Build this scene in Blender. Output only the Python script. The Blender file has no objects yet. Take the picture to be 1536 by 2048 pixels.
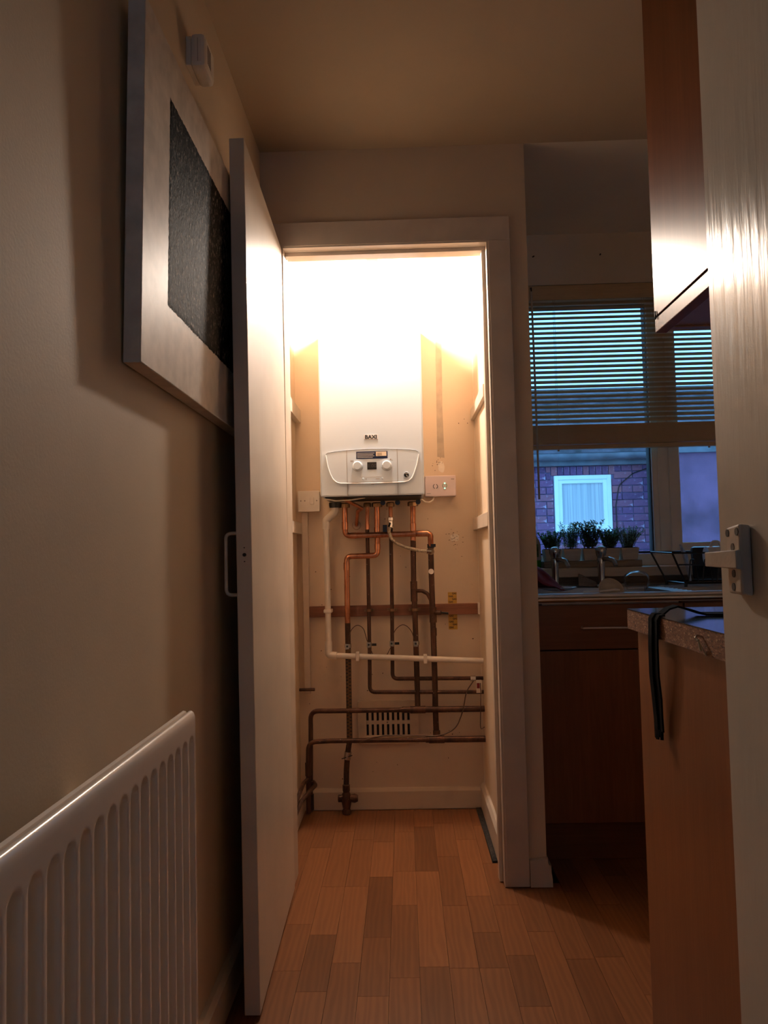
import bpy, bmesh, math, random
from mathutils import Vector, Matrix
random.seed(7)
R_ = random.Random(11)
S = bpy.context.scene
COL = S.collection

# ------------------------------------------------------------------ camera
PITCH, YAW, ROLL, CAMH, FPX = .0508, -.0236, .0225, 1.02, 1560.0
cam_d = bpy.data.cameras.new('camera'); cam = bpy.data.objects.new('camera', cam_d); COL.objects.link(cam)
cam_d.sensor_fit = 'VERTICAL'; cam_d.sensor_height = 36.0; cam_d.lens = 36.0 * FPX / 2048.0
cam_d.clip_start = .02; cam_d.clip_end = 200
_f0 = Vector((math.sin(YAW), math.cos(YAW), 0)); _rt = Vector((math.cos(YAW), -math.sin(YAW), 0)); _u0 = Vector((0, 0, 1))
_fw = _f0 * math.cos(PITCH) + _u0 * math.sin(PITCH); _up = _u0 * math.cos(PITCH) - _f0 * math.sin(PITCH)
_r2 = _rt * math.cos(ROLL) - _up * math.sin(ROLL); _u2 = _up * math.cos(ROLL) + _rt * math.sin(ROLL)
_m = Matrix(((_r2.x, _u2.x, -_fw.x, 0), (_r2.y, _u2.y, -_fw.y, 0), (_r2.z, _u2.z, -_fw.z, CAMH), (0, 0, 0, 1)))
cam.matrix_world = _m
S.camera = cam

# ------------------------------------------------------------------ dusk sky, exposure
SKY = (.18, .52, .95); SKY_STRENGTH = 3.2
w = bpy.data.worlds.new('dusk'); S.world = w; w.use_nodes = True
_bg = w.node_tree.nodes['Background']; _bg.inputs['Color'].default_value = (*SKY, 1); _bg.inputs['Strength'].default_value = SKY_STRENGTH
S.view_settings.view_transform = 'Standard'; S.view_settings.look = 'None'
S.view_settings.exposure = 0.0; S.view_settings.gamma = 1.0; S.view_settings.use_curve_mapping = False
S.cycles.diffuse_bounces = 8; S.cycles.max_bounces = 14; S.cycles.transparent_max_bounces = 24
S.cycles.sample_clamp_indirect = 4.0
BULB_COLOR = (1.0, .85, .72); BULB_STRENGTH = 1200.0

# ------------------------------------------------------------------ materials
def nt(name):
    m = bpy.data.materials.new(name); m.use_nodes = True
    n = m.node_tree.nodes; l = m.node_tree.links
    return m, n, l, n['Principled BSDF']
def setp(b, **k):
    names = dict(rough='Roughness', metal='Metallic', spec='Specular IOR Level', coat='Coat Weight', coatr='Coat Roughness', trans='Transmission Weight', ior='IOR', alpha='Alpha', sheen='Sheen Weight')
    for a, v in k.items(): b.inputs[names[a]].default_value = v
def mix(n, l, fac, a, b, mode='MIX'):
    x = n.new('ShaderNodeMix'); x.data_type = 'RGBA'; x.blend_type = mode
    for sock, v in ((0, fac), (6, a), (7, b)):
        if hasattr(v, 'links') or hasattr(v, 'is_linked'): l.new(v, x.inputs[sock])
        elif sock == 0: x.inputs[0].default_value = v
        else: x.inputs[sock].default_value = (*v[:3], 1)
    return x.outputs[2]
def noise(n, l, scale=5, detail=3, stretch=(1, 1, 1), rough=.5, coord='Object'):
    tc = n.new('ShaderNodeTexCoord'); mp = n.new('ShaderNodeMapping'); mp.inputs['Scale'].default_value = stretch
    l.new(tc.outputs[coord], mp.inputs[0])
    t = n.new('ShaderNodeTexNoise'); t.inputs['Scale'].default_value = scale; t.inputs['Detail'].default_value = detail; t.inputs['Roughness'].default_value = rough
    l.new(mp.outputs[0], t.inputs[0]); return t.outputs[0]
def ramp(n, l, v, stops):
    r = n.new('ShaderNodeValToRGB'); l.new(v, r.inputs[0])
    e = r.color_ramp.elements
    while len(e) < len(stops): e.new(.5)
    for i, (p, c) in enumerate(stops):
        e[i].position = p; e[i].color = (*c, 1) if isinstance(c, tuple) else (c, c, c, 1)
    return r.outputs[0]
def bump(n, l, b, h, strength=.2, dist=.01):
    k = n.new('ShaderNodeBump'); k.inputs['Strength'].default_value = strength; k.inputs['Distance'].default_value = dist
    l.new(h, k.inputs['Height']); l.new(k.outputs[0], b.inputs['Normal'])
M = {}
def paint(key, c, rough=.5, var=.06, scale=4, bs=.05, bscale=60, stretch=(1, 1, 1), bdist=.004, spec=.5, coat=0, metal=0):
    m, n, l, b = nt(key)
    f = noise(n, l, scale, 4)
    d = tuple(x * (1 - var * 2) for x in c); u = tuple(min(1, x * (1 + var)) for x in c)
    l.new(ramp(n, l, f, [(.3, d), (.7, u)]), b.inputs['Base Color'])
    setp(b, rough=rough, spec=spec, coat=coat, metal=metal)
    if coat: setp(b, coatr=.12)
    if bs: bump(n, l, b, noise(n, l, bscale, 3, stretch), bs, bdist)
    M[key] = m; return m
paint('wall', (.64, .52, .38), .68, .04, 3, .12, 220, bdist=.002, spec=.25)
paint('wall_pale', (.84, .76, .64), .8, .03, 3, .1, 220, bdist=.002, spec=.2)  # lightened so unlit walls and the kitchen ceiling return more bounce light
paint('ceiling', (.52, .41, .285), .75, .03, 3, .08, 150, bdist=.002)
paint('gloss_white', (.76, .68, .57), .26, .03, 5, .25, 45, (1, 1, .12), bdist=.003)
paint('door_gloss', (.50, .46, .40), .2, .03, 5, .25, 70, (1, 1, .14), bdist=.003, spec=.1)
paint('leaf_gloss', (.66, .58, .49), .3, .04, 6, .12, 40, (1, 1, .2), bdist=.003)
paint('trim_white', (.60, .51, .42), .4, .06, 9, .15, 50, (1, 1, .2), bdist=.003)
paint('boiler_white', (.55, .63, .72), .5, .01, 3, 0, spec=.2)
paint('plastic_white', (.76, .70, .62), .35, .03, 20, 0)
paint('plastic_lilac', (.72, .60, .60), .35, .02, 20, 0)
paint('pipe_white', (.74, .68, .60), .3, .06, 14, 0)
paint('dark_line', (.10, .085, .075), .8, 0, 5, 0, spec=.1)
paint('bright_white', (.80, .84, .88), .3, .01, 5, 0)
paint('scuff', (.16, .09, .055), .8, .2, 60, 0)
paint('band_tan', (.47, .37, .27), .7, .12, 20, 0)
paint('vent_cream', (.60, .47, .34), .5, .05, 20, 0)
paint('trunk_cream', (.68, .56, .44), .4, .04, 20, 0)
paint('grey_line', (.25, .21, .18), .5, 0, 5, 0)
paint('dark', (.012, .011, .010), .6, .1, 20, 0)
paint('black_plastic', (.015, .015, .016), .35, .1, 20, 0)
paint('black_cloth', (.005, .005, .006), .95, .2, 90, .1, 300, bdist=.001, spec=.05)
paint('red_cloth', (.22, .012, .018), .8, .2, 40, .4, 200, bdist=.003)
paint('chrome', (.62, .6, .58), .16, .05, 12, 0, metal=1)
paint('mirror_chrome', (.8, .8, .8), .06, .02, 12, 0, metal=1)
paint('steel', (.72, .72, .74), .5, .06, 10, .05, 90, (1, .1, 1), metal=1)
paint('brass_dull', (.32, .2, .11), .4, .25, 30, .1, 90, metal=1)
paint('latch_metal', (.44, .38, .32), .35, .06, 30, .08, 120, spec=.6)
paint('lock_dark', (.03, .022, .018), .5, .2, 40, 0)
paint('pvc_frame', (.94, .92, .88), .35, .03, 8, 0)
paint('gasket', (.008, .008, .01), .6, 0, 8, 0)
paint('radiator_white', (.84, .74, .64), .22, .02, 6, .03, 90)
paint('canvas_white', (.68, .61, .54), .46, .08, 30, .3, 700, bdist=.0006, spec=.05)
paint('canvas_edge', (.50, .42, .38), .7, .05, 30, .3, 420, bdist=.002)
paint('cup_white', (.75, .75, .76), .25, .02, 8, 0)
paint('ceramic_cream', (.55, .5, .42), .3, .05, 10, 0)
paint('dark_board', (.02, .022, .03), .3, .2, 14, 0)
paint('wire_black', (.01, .01, .012), .35, .1, 20, 0)
paint('soil', (.02, .013, .008), .95, .3, 60, .6, 120)
paint('blue_label', (.010, .016, .05), .6, .05, 30, 0, spec=.2)
paint('label_cream', (.75, .62, .48), .4, .02, 30, 0)
paint('label_print', (.55, .52, .5), .5, .02, 30, 0)
paint('screen_dark', (.018, .016, .015), .55, .1, 20, 0, spec=.2)
paint('segment', (.05, .045, .042), .4, 0, 20, 0)
paint('ink', (.012, .010, .012), .5, 0, 20, 0)
paint('gas_yellow', (.62, .36, .05), .4, .08, 60, 0)
paint('earth_wire', (.10, .05, .03), .5, .2, 30, 0)
paint('cord_white', (.66, .58, .48), .45, .05, 30, 0)
paint('hose', (.52, .44, .33), .35, .25, 150, .5, 400, metal=.6)
paint('debris', (.03, .025, .022), .9, .5, 120, .8, 200)
paint('fascia', (.12, .12, .15), .5, .2, 8, 0)
paint('house_pvc', (.90, .92, .94), .35, .03, 6, 0)
paint('roof_slate', (.10, .08, .11), .6, .35, 6, .5, 20, bdist=.02)
paint('mortar', (.20, .16, .30), .9, .3, 8, .5, 60)
paint('render_wall', (.20, .085, .16), .8, .25, 3, .4, 30)
paint('concrete', (.36, .35, .36), .9, .2, 2, .3, 40)
paint('liquid_green', (.04, .32, .03), .25, .1, 12, 0)
paint('bottle_clear', (.45, .46, .48), .15, .05, 12, 0)
paint('leaf_dark', (.022, .05, .022), .55, .4, 60, 0)
paint('leaf_mid', (.05, .10, .04), .55, .4, 60, 0)
paint('leaf_pale', (.15, .22, .16), .6, .3, 60, 0)
paint('leaf_purple', (.03, .03, .035), .55, .4, 60, 0)
paint('stem', (.05, .06, .03), .7, .3, 60, 0)
paint('twine', (.30, .27, .2), .8, .2, 60, 0)
paint('spec_white', (.8, .72, .62), .4, .05, 60, 0)
paint('hall_door', (.70, .64, .55), .3, .03, 5, .1, 40, (1, 1, .2))

def wood(key, c1, c2, rough=.35, scale=6, axis=2, coat=.3, bs=.05, spec=.5):
    m, n, l, b = nt(key)
    st = [14, 14, 14]; st[axis] = .8
    f = noise(n, l, scale, 5, tuple(st), .6); g = noise(n, l, scale * 6, 2, tuple(st))
    c = mix(n, l, .35, ramp(n, l, f, [(.3, c1), (.7, c2)]), ramp(n, l, g, [(.35, c1), (.65, c2)]))
    l.new(c, b.inputs['Base Color']); setp(b, rough=rough, coat=coat, coatr=.16, spec=spec)
    bump(n, l, b, g, bs, .001); M[key] = m
wood('beech', (.15, .050, .018), (.22, .082, .032), .36, 2.2, 2, .25)
wood('beech_h', (.14, .046, .016), (.20, .075, .029), .36, 2.2, 0, .25)
wood('beech_gloss', (.12, .038, .013), (.17, .056, .020), .3, 2, 2, 0, .003, spec=.05)
wood('batten_wood', (.15, .058, .03), (.28, .115, .06), .6, 4, 0, 0, .3)
wood('tray_wood', (.20, .14, .10), (.46, .36, .27), .7, 5, 0, 0, .3)
wood('pot_wood', (.62, .54, .44), (.80, .71, .58), .7, 5, 0, 0, .2)
wood('sill_wood', (.66, .55, .42), (.78, .66, .50), .5, 4, 0, 0, .1)
wood('slat_wood', (.58, .44, .27), (.70, .54, .34), .4, 5, 0, .2, .05)

def plank_mat():
    m, n, l, b = nt('laminate')
    oi = n.new('ShaderNodeObjectInfo')
    f = noise(n, l, 3.0, 6, (16, 1.1, 16), .62); g = noise(n, l, 3, 3, (7, .9, 7), .5)
    wv = n.new('ShaderNodeTexWave'); wv.wave_type = 'BANDS'; wv.bands_direction = 'X'; wv.inputs['Scale'].default_value = 9; wv.inputs['Distortion'].default_value = 9; wv.inputs['Detail'].default_value = 2; wv.inputs['Detail Scale'].default_value = 1.2
    tc = n.new('ShaderNodeTexCoord'); mp = n.new('ShaderNodeMapping'); mp.inputs['Scale'].default_value = (2.2, .28, 1); l.new(tc.outputs['Object'], mp.inputs[0])
    ad = n.new('ShaderNodeVectorMath'); ad.operation = 'ADD'; sc = n.new('ShaderNodeVectorMath'); sc.operation = 'SCALE'
    sc.inputs[0].default_value = (9, 17, 0); l.new(oi.outputs['Random'], sc.inputs['Scale']); l.new(mp.outputs[0], ad.inputs[0]); l.new(sc.outputs[0], ad.inputs[1]); l.new(ad.outputs[0], wv.inputs[0])
    c = ramp(n, l, f, [(.3, (.165, .060, .022)), (.7, (.24, .096, .036))])
    c = mix(n, l, .5, c, ramp(n, l, wv.outputs['Fac'], [(.2, (.17, .062, .023)), (.9, (.24, .096, .036))]))
    c = mix(n, l, 1.0, c, oi.outputs['Color'], 'MULTIPLY')
    l.new(c, b.inputs['Base Color']); setp(b, rough=.38, spec=.45)
    bump(n, l, b, f, .04, .001); M['laminate'] = m
plank_mat()

def chip():
    m, n, l, b = nt('chipboard')
    tc = n.new('ShaderNodeTexCoord'); mp = n.new('ShaderNodeMapping'); mp.inputs['Scale'].default_value = (1, .5, 1.2); l.new(tc.outputs['Object'], mp.inputs[0])
    v = n.new('ShaderNodeTexVoronoi'); v.inputs['Scale'].default_value = 420; l.new(mp.outputs[0], v.inputs[0])
    bw = n.new('ShaderNodeRGBToBW'); l.new(v.outputs['Color'], bw.inputs[0])
    c = ramp(n, l, bw.outputs[0], [(.10, (.05, .018, .008)), (.28, (.125, .046, .018)), (.7, (.17, .068, .028)), (.97, (.38, .22, .12))])
    l.new(c, b.inputs['Base Color']); setp(b, rough=.85); bump(n, l, b, bw.outputs[0], .5, .003); M['chipboard'] = m
chip()

def copper(key, new):
    m, n, l, b = nt(key)
    f = noise(n, l, 28, 4, (1, 1, .35), .65); g = noise(n, l, 90, 2)
    if new:
        c = ramp(n, l, f, [(.30, (.16, .05, .025)), (.48, (.55, .24, .13)), (.75, (.74, .38, .24))]); setp(b, rough=.3, metal=.9)
    else:
        c = mix(n, l, ramp(n, l, g, [(.70, 0.), (.76, 1.)]), ramp(n, l, f, [(.3, (.035, .018, .012)), (.6, (.11, .05, .03)), (.8, (.2, .1, .06))]), (.42, .34, .26)); setp(b, rough=.5, metal=.45)
    l.new(c, b.inputs['Base Color']); bump(n, l, b, g, .12, .002); M[key] = m
copper('copper', True); copper('old_copper', False)

def gas_tape():
    m, n, l, b = nt('gas_tape_wrap')
    f = noise(n, l, 70, 3)
    l.new(ramp(n, l, f, [(.3, (.10, .05, .02)), (.7, (.20, .10, .035))]), b.inputs['Base Color']); setp(b, rough=.5); M['gas_tape_wrap'] = m
gas_tape()

def closet_wall():
    m, n, l, b = nt('cupboard_wall')
    f = noise(n, l, 3, 4); g = noise(n, l, 26, 5, (1, 1, 1), .7); s = noise(n, l, 7, 4, (1, 1, .6), .6)
    c = ramp(n, l, f, [(.3, (.66, .52, .38)), (.7, (.72, .58, .43))])
    c = mix(n, l, ramp(n, l, g, [(.69, 0.), (.76, .55)]), c, (.36, .25, .17))
    c = mix(n, l, ramp(n, l, s, [(.60, 0.), (.74, .35)]), c, (.56, .43, .30))
    l.new(c, b.inputs['Base Color']); setp(b, rough=.6); bump(n, l, b, g, .18, .003); M['cupboard_wall'] = m
closet_wall()

def black_art():
    m, n, l, b = nt('black_impasto')
    f = noise(n, l, 150, 4, (1, 1, .45), .7); g = noise(n, l, 16, 3)
    c = mix(n, l, ramp(n, l, f, [(.56, 0.), (.64, 1.)]), (.004, .0036, .0035), (.22, .19, .17))  # pale flecks paint in the glints on the rough black
    l.new(c, b.inputs['Base Color']); setp(b, rough=.65, spec=.02); bump(n, l, b, f, 1.0, .005); M['black_impasto'] = m
black_art()

def brick_mats():
    m, n, l, b = nt('brick')
    oi = n.new('ShaderNodeObjectInfo'); f = noise(n, l, 14, 4); g = noise(n, l, 40, 3)
    c = ramp(n, l, oi.outputs['Random'], [(0., (.08, .035, .10)), (.3, (.15, .058, .16)), (.6, (.24, .078, .13)), (.85, (.40, .12, .12)), (1., (.11, .05, .16))])
    c = mix(n, l, ramp(n, l, f, [(.55, 0.), (.62, .95)]), c, (.60, .50, .66))
    c = mix(n, l, .3, c, ramp(n, l, g, [(.3, (.11, .05, .12)), (.7, (.34, .15, .28))]))
    l.new(c, b.inputs['Base Color']); setp(b, rough=.85); bump(n, l, b, g, .5, .006); M['brick'] = m
    m, n, l, b = nt('brick_face')
    tc = n.new('ShaderNodeTexCoord'); mp = n.new('ShaderNodeMapping'); mp.inputs['Rotation'].default_value = (math.pi / 2, 0, 0); l.new(tc.outputs['Object'], mp.inputs[0])
    t = n.new('ShaderNodeTexBrick'); t.inputs['Scale'].default_value = 1; t.inputs['Brick Width'].default_value = .225; t.inputs['Row Height'].default_value = .075; t.inputs['Mortar Size'].default_value = .008
    t.inputs['Color1'].default_value = (.2, .055, .09, 1); t.inputs['Color2'].default_value = (.36, .11, .12, 1); t.inputs['Mortar'].default_value = (.24, .16, .19, 1)
    l.new(mp.outputs[0], t.inputs[0]); l.new(t.outputs[0], b.inputs['Base Color']); setp(b, rough=.9); M['brick_face'] = m
brick_mats()

def panes():
    m, n, l, b = nt('clear_pane'); n.remove(b); out = n['Material Output']
    tr = n.new('ShaderNodeBsdfTransparent'); tr.inputs[0].default_value = (.95, .96, .97, 1); gl = n.new('ShaderNodeBsdfGlossy'); gl.inputs['Roughness'].default_value = .02
    fr = n.new('ShaderNodeFresnel'); fr.inputs[0].default_value = 1.45; ms = n.new('ShaderNodeMixShader')
    l.new(fr.outputs[0], ms.inputs[0]); l.new(tr.outputs[0], ms.inputs[1]); l.new(gl.outputs[0], ms.inputs[2]); l.new(ms.outputs[0], out.inputs[0]); M['clear_pane'] = m
    m, n, l, b = nt('drink_glass'); n.remove(b); out = n['Material Output']
    tr = n.new('ShaderNodeBsdfTransparent'); tr.inputs[0].default_value = (.985, .988, .99, 1); gl = n.new('ShaderNodeBsdfGlossy'); gl.inputs['Roughness'].default_value = .03
    fr = n.new('ShaderNodeFresnel'); fr.inputs[0].default_value = 1.16; ms = n.new('ShaderNodeMixShader')
    mu_ = n.new('ShaderNodeMath'); mu_.operation = 'MULTIPLY'; mu_.inputs[1].default_value = .5; l.new(fr.outputs[0], mu_.inputs[0]); l.new(mu_.outputs[0], ms.inputs[0]); l.new(tr.outputs[0], ms.inputs[1]); l.new(gl.outputs[0], ms.inputs[2]); l.new(ms.outputs[0], out.inputs[0]); M['drink_glass'] = m
    m, n, l, b = nt('house_pane')
    f = noise(n, l, 9, 2, (9, 1, .12)); l.new(ramp(n, l, f, [(.35, (.42, .42, .46)), (.65, (.60, .60, .62))]), b.inputs['Base Color']); setp(b, rough=.08, spec=.6); M['house_pane'] = m
    m, n, l, b = nt('laminate_top'); f = noise(n, l, 60, 3)
    l.new(ramp(n, l, f, [(.3, (.030, .030, .034)), (.7, (.042, .042, .046))]), b.inputs['Base Color']); setp(b, rough=.12, spec=1.0); M['laminate_top'] = m
    m, n, l, b = nt('bulb_glow'); setp(b, rough=.5); b.inputs['Emission Color'].default_value = (*BULB_COLOR, 1); b.inputs['Emission Strength'].default_value = BULB_STRENGTH; M['bulb_glow'] = m
    m, n, l, b = nt('green_led'); b.inputs['Base Color'].default_value = (.2, .5, .35, 1); b.inputs['Emission Color'].default_value = (.45, 1, .65, 1); b.inputs['Emission Strength'].default_value = 1.6; M['green_led'] = m
panes()

def translucent(key, c, t=.5):
    m, n, l, b = nt(key); n.remove(b); out = n['Material Output']
    f = noise(n, l, 60, 2); col = ramp(n, l, f, [(.3, tuple(v * .6 for v in c)), (.7, tuple(min(1, v * 1.25) for v in c))])
    d = n.new('ShaderNodeBsdfDiffuse'); t_ = n.new('ShaderNodeBsdfTranslucent'); ms = n.new('ShaderNodeMixShader'); ms.inputs[0].default_value = t
    l.new(col, d.inputs[0]); l.new(col, t_.inputs[0]); l.new(d.outputs[0], ms.inputs[1]); l.new(t_.outputs[0], ms.inputs[2]); l.new(ms.outputs[0], out.inputs[0]); M[key] = m
translucent('leaf_dark', (.18, .33, .16), .65); translucent('leaf_mid', (.32, .52, .28), .65); translucent('leaf_pale', (.72, .82, .68), .65); translucent('leaf_purple', (.20, .22, .20), .65)
translucent('board_milky', (.72, .74, .78), .6); translucent('slat_wood_t', (.58, .44, .27), .1)

# ------------------------------------------------------------------ mesh helpers
W = {}
def finish(name, bm, mat, parent=None, smooth=None, origin=None):
    me = bpy.data.meshes.new(name)
    bmesh.ops.recalc_face_normals(bm, faces=bm.faces[:])
    if origin is None:
        xs = [v.co.x for v in bm.verts]; ys = [v.co.y for v in bm.verts]; zs = [v.co.z for v in bm.verts]
        origin = Vector(((min(xs) + max(xs)) / 2, (min(ys) + max(ys)) / 2, min(zs)))
    origin = Vector(origin)
    bmesh.ops.translate(bm, verts=bm.verts[:], vec=-origin)
    bm.to_mesh(me); bm.free()
    if smooth:
        me.polygons.foreach_set('use_smooth', [True] * len(me.polygons)); me.set_sharp_from_angle(angle=math.radians(smooth))
    if mat:
        for mm in (mat if isinstance(mat, (list, tuple)) else [mat]): me.materials.append(M[mm])
    o = bpy.data.objects.new(name, me); COL.objects.link(o)
    if parent is not None:
        o.parent = parent; o.location = origin - W[parent.name]
    else: o.location = origin
    W[o.name] = origin
    return o
def tag(o, label, cat, group=None, kind=None):
    o['label'] = label; o['category'] = cat
    if group: o['group'] = group
    if kind: o['kind'] = kind
    return o
def thing(name, label, cat, loc, group=None, kind=None):
    o = bpy.data.objects.new(name, None); COL.objects.link(o); o.location = loc; o.empty_display_size = .05
    W[o.name] = Vector(loc); return tag(o, label, cat, group, kind)
def NB(): return bmesh.new()
def box(bm, x0, x1, y0, y1, z0, z1, bev=0, seg=2):
    vs = [bm.verts.new((x, y, z)) for x in (x0, x1) for y in (y0, y1) for z in (z0, z1)]
    F = [(0, 1, 3, 2), (4, 6, 7, 5), (0, 4, 5, 1), (2, 3, 7, 6), (0, 2, 6, 4), (1, 5, 7, 3)]
    fs = [bm.faces.new([vs[i] for i in f]) for f in F]
    if bev:
        es = list({e for f in fs for e in f.edges})
        bmesh.ops.bevel(bm, geom=es, offset=bev, segments=seg, affect='EDGES', profile=.5)
    return bm
def hexa(bm, P, bev=0):
    # P: 8 points ordered bottom ring (4) then top ring (4)
    vs = [bm.verts.new(p) for p in P]
    fs = [bm.faces.new([vs[i] for i in f]) for f in ((0, 1, 2, 3), (4, 5, 6, 7), (0, 1, 5, 4), (1, 2, 6, 5), (2, 3, 7, 6), (3, 0, 4, 7))]
    if bev:
        bmesh.ops.bevel(bm, geom=list({e for f in fs for e in f.edges}), offset=bev, segments=2, affect='EDGES', profile=.5)
    return bm
def Box(name, b, mat, parent=None, bev=0, smooth=None):
    return finish(name, box(NB(), *b, bev=bev), mat, parent, smooth or (20 if bev else None))
def fillet(pts, r, n=6):
    P = [Vector(p) for p in pts]; out = [P[0]]
    for i in range(1, len(P) - 1):
        a, b, c = P[i - 1], P[i], P[i + 1]; u = (a - b); v = (c - b); lu, lv = u.length, v.length
        if lu < 1e-6 or lv < 1e-6: continue
        u /= lu; v /= lv; ang = u.angle(v)
        if ang > math.pi - .05 or r <= 0: out.append(b); continue
        d = min(r / math.tan(ang / 2), lu * .48, lv * .48)
        p0, p1 = b + u * d, b + v * d
        for k in range(n + 1):
            t = k / n; out.append(p0 * (1 - t) ** 2 + b * 2 * t * (1 - t) + p1 * t * t)
    out.append(P[-1]); return out
def tube(bm, pts, r, seg=12, cap=True):
    P = [Vector(p) for p in pts]; rings = []; nrm = None
    for i, p in enumerate(P):
        t = (P[min(i + 1, len(P) - 1)] - P[max(i - 1, 0)]).normalized()
        if nrm is None:
            nrm = t.orthogonal().normalized()
        else:
            nrm = (nrm - t * nrm.dot(t)).normalized()
        bn = t.cross(nrm); rr = r[i] if isinstance(r, (list, tuple)) else r
        rings.append([bm.verts.new(p + (nrm * math.cos(2 * math.pi * k / seg) + bn * math.sin(2 * math.pi * k / seg)) * rr) for k in range(seg)])
    for a, b in zip(rings, rings[1:]):
        for k in range(seg): bm.faces.new((a[k], a[(k + 1) % seg], b[(k + 1) % seg], b[k]))
    if cap: bm.faces.new(rings[0][::-1]); bm.faces.new(rings[-1])
    return bm
def Tube(name, pts, r, mat, parent=None, bend=0, seg=12):
    return finish(name, tube(NB(), fillet(pts, bend) if bend else pts, r, seg), mat, parent, 40)
def lathe(bm, prof, c, axis='z', seg=20):
    # prof: (radius, along) pairs
    c = Vector(c); rings = []
    for r, h in prof:
        ring = []
        for k in range(seg):
            a = 2 * math.pi * k / seg; u, v = r * math.cos(a), r * math.sin(a)
            q = {'z': (u, v, h), 'y': (u, h, v), 'x': (h, u, v)}[axis]
            ring.append(bm.verts.new(c + Vector(q)))
        rings.append(ring)
    for a, b in zip(rings, rings[1:]):
        for k in range(seg): bm.faces.new((a[k], a[(k + 1) % seg], b[(k + 1) % seg], b[k]))
    bm.faces.new(rings[0][::-1]); bm.faces.new(rings[-1]); return bm
def Lathe(name, prof, c, mat, parent=None, axis='z', seg=20, smooth=35):
    return finish(name, lathe(NB(), prof, c, axis, seg), mat, parent, smooth)
def prism(bm, poly, d0, d1, plane='xz'):
    # polygon in a plane, extruded along the remaining axis from d0 to d1
    def q(a, b, d): return {'xz': (a, d, b), 'yz': (d, a, b), 'xy': (a, b, d)}[plane]
    A = [bm.verts.new(q(a, b, d0)) for a, b in poly]; B = [bm.verts.new(q(a, b, d1)) for a, b in poly]
    bm.faces.new(A[::-1]); bm.faces.new(B); k = len(poly)
    for i in range(k): bm.faces.new((A[i], A[(i + 1) % k], B[(i + 1) % k], B[i]))
    return bm
def Prism(name, poly, d0, d1, mat, parent=None, plane='xz', smooth=None):
    return finish(name, prism(NB(), poly, d0, d1, plane), mat, parent, smooth)
def text(name, s, size, cx, y, cz, mat, parent, depth=.0004, sx=1, bold=0, out=-1):
    cu = bpy.data.curves.new('t', 'FONT'); cu.body = s; cu.size = size; cu.align_x = 'CENTER'; cu.align_y = 'CENTER'; cu.extrude = depth; cu.offset = bold; cu.resolution_u = 3
    to = bpy.data.objects.new('t', cu); COL.objects.link(to)
    dg = bpy.context.evaluated_depsgraph_get(); me = bpy.data.meshes.new_from_object(to.evaluated_get(dg))
    bm = NB(); bm.from_mesh(me); bpy.data.objects.remove(to); bpy.data.curves.remove(cu); bpy.data.meshes.remove(me)
    for v in bm.verts: v.co = Vector((cx + v.co.x * sx, y + out * v.co.z, cz + v.co.y))
    return finish(name, bm, mat, parent)

# ------------------------------------------------------------------ the setting
LX, YW, YC, YB, CEIL = -.43, 2.426, 2.53, 3.16, 2.305
def struct(name, bm, mat, label, cat, parent=None):
    o = finish(name, bm, mat, parent); tag(o, label, cat, kind='structure'); return o
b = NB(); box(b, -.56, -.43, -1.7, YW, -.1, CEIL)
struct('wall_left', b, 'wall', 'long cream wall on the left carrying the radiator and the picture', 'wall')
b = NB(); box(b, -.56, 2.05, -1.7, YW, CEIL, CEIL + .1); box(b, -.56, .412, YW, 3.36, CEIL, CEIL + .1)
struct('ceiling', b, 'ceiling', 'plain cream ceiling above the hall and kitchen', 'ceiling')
b = NB(); box(b, .412, 2.05, YW, 3.36, CEIL, CEIL + .1)  # part of the same ceiling, painted paler to lift the kitchen shade
struct('ceiling_kitchen', b, 'wall_pale', 'lightened ceiling strip over the kitchen sink and window', 'ceiling')
# wall in front of the cupboard with the doorway
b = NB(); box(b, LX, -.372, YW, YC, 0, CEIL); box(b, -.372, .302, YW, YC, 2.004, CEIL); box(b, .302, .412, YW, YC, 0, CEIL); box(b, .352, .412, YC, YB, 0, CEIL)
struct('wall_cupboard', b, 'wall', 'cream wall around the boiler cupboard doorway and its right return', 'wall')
b = NB(); box(b, .302, .352, YC, YB, 0, CEIL)  # cupboard sides kept lighter than the hall walls to hold bounce light
struct('wall_cupboard_right', b, 'cupboard_wall', 'cream inner wall on the right side of the boiler cupboard', 'wall')
b = NB(); box(b, -.56, LX, YW, 3.36, -.1, CEIL)
struct('wall_cupboard_left', b, 'cupboard_wall', 'cream inner wall on the left side of the boiler cupboard', 'wall')
b = NB(); box(b, LX, .302, YC, YB, CEIL - .012, CEIL)  # lighter skin added under the ceiling to keep the cupboard's bounce light
struct('ceiling_cupboard', b, 'cupboard_wall', 'lightened ceiling inside the boiler cupboard', 'ceiling')
# back wall: cupboard part and window part
WX0, WX1, WZ0, WZ1 = .47, 1.78, .94, 2.095
b = NB(); box(b, -.43, .30, YB, 3.36, -.1, CEIL)
struct('wall_cupboard_back', b, 'cupboard_wall', 'marked cream back wall of the cupboard behind the boiler and pipes', 'wall')
b = NB(); box(b, .30, WX0, YB, 3.36, -.1, CEIL); box(b, WX1, 2.05, YB, 3.36, -.1, CEIL); box(b, WX0, WX1, YB, 3.36, -.1, WZ0); box(b, WX0, WX1, YB, 3.36, WZ1, CEIL)
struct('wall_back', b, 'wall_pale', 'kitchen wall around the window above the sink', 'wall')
b = NB(); box(b, 1.95, 2.05, .8, YB, -.1, CEIL)
struct('wall_right', b, 'wall_pale', 'right hand kitchen wall beyond the wall cupboard', 'wall')
b = NB(); box(b, .387, 2.05, .80, .925, -.1, CEIL); box(b, .387, .58, .70, .80, -.1, CEIL); box(b, .47, .58, -1.7, .70, -.1, CEIL)
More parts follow.
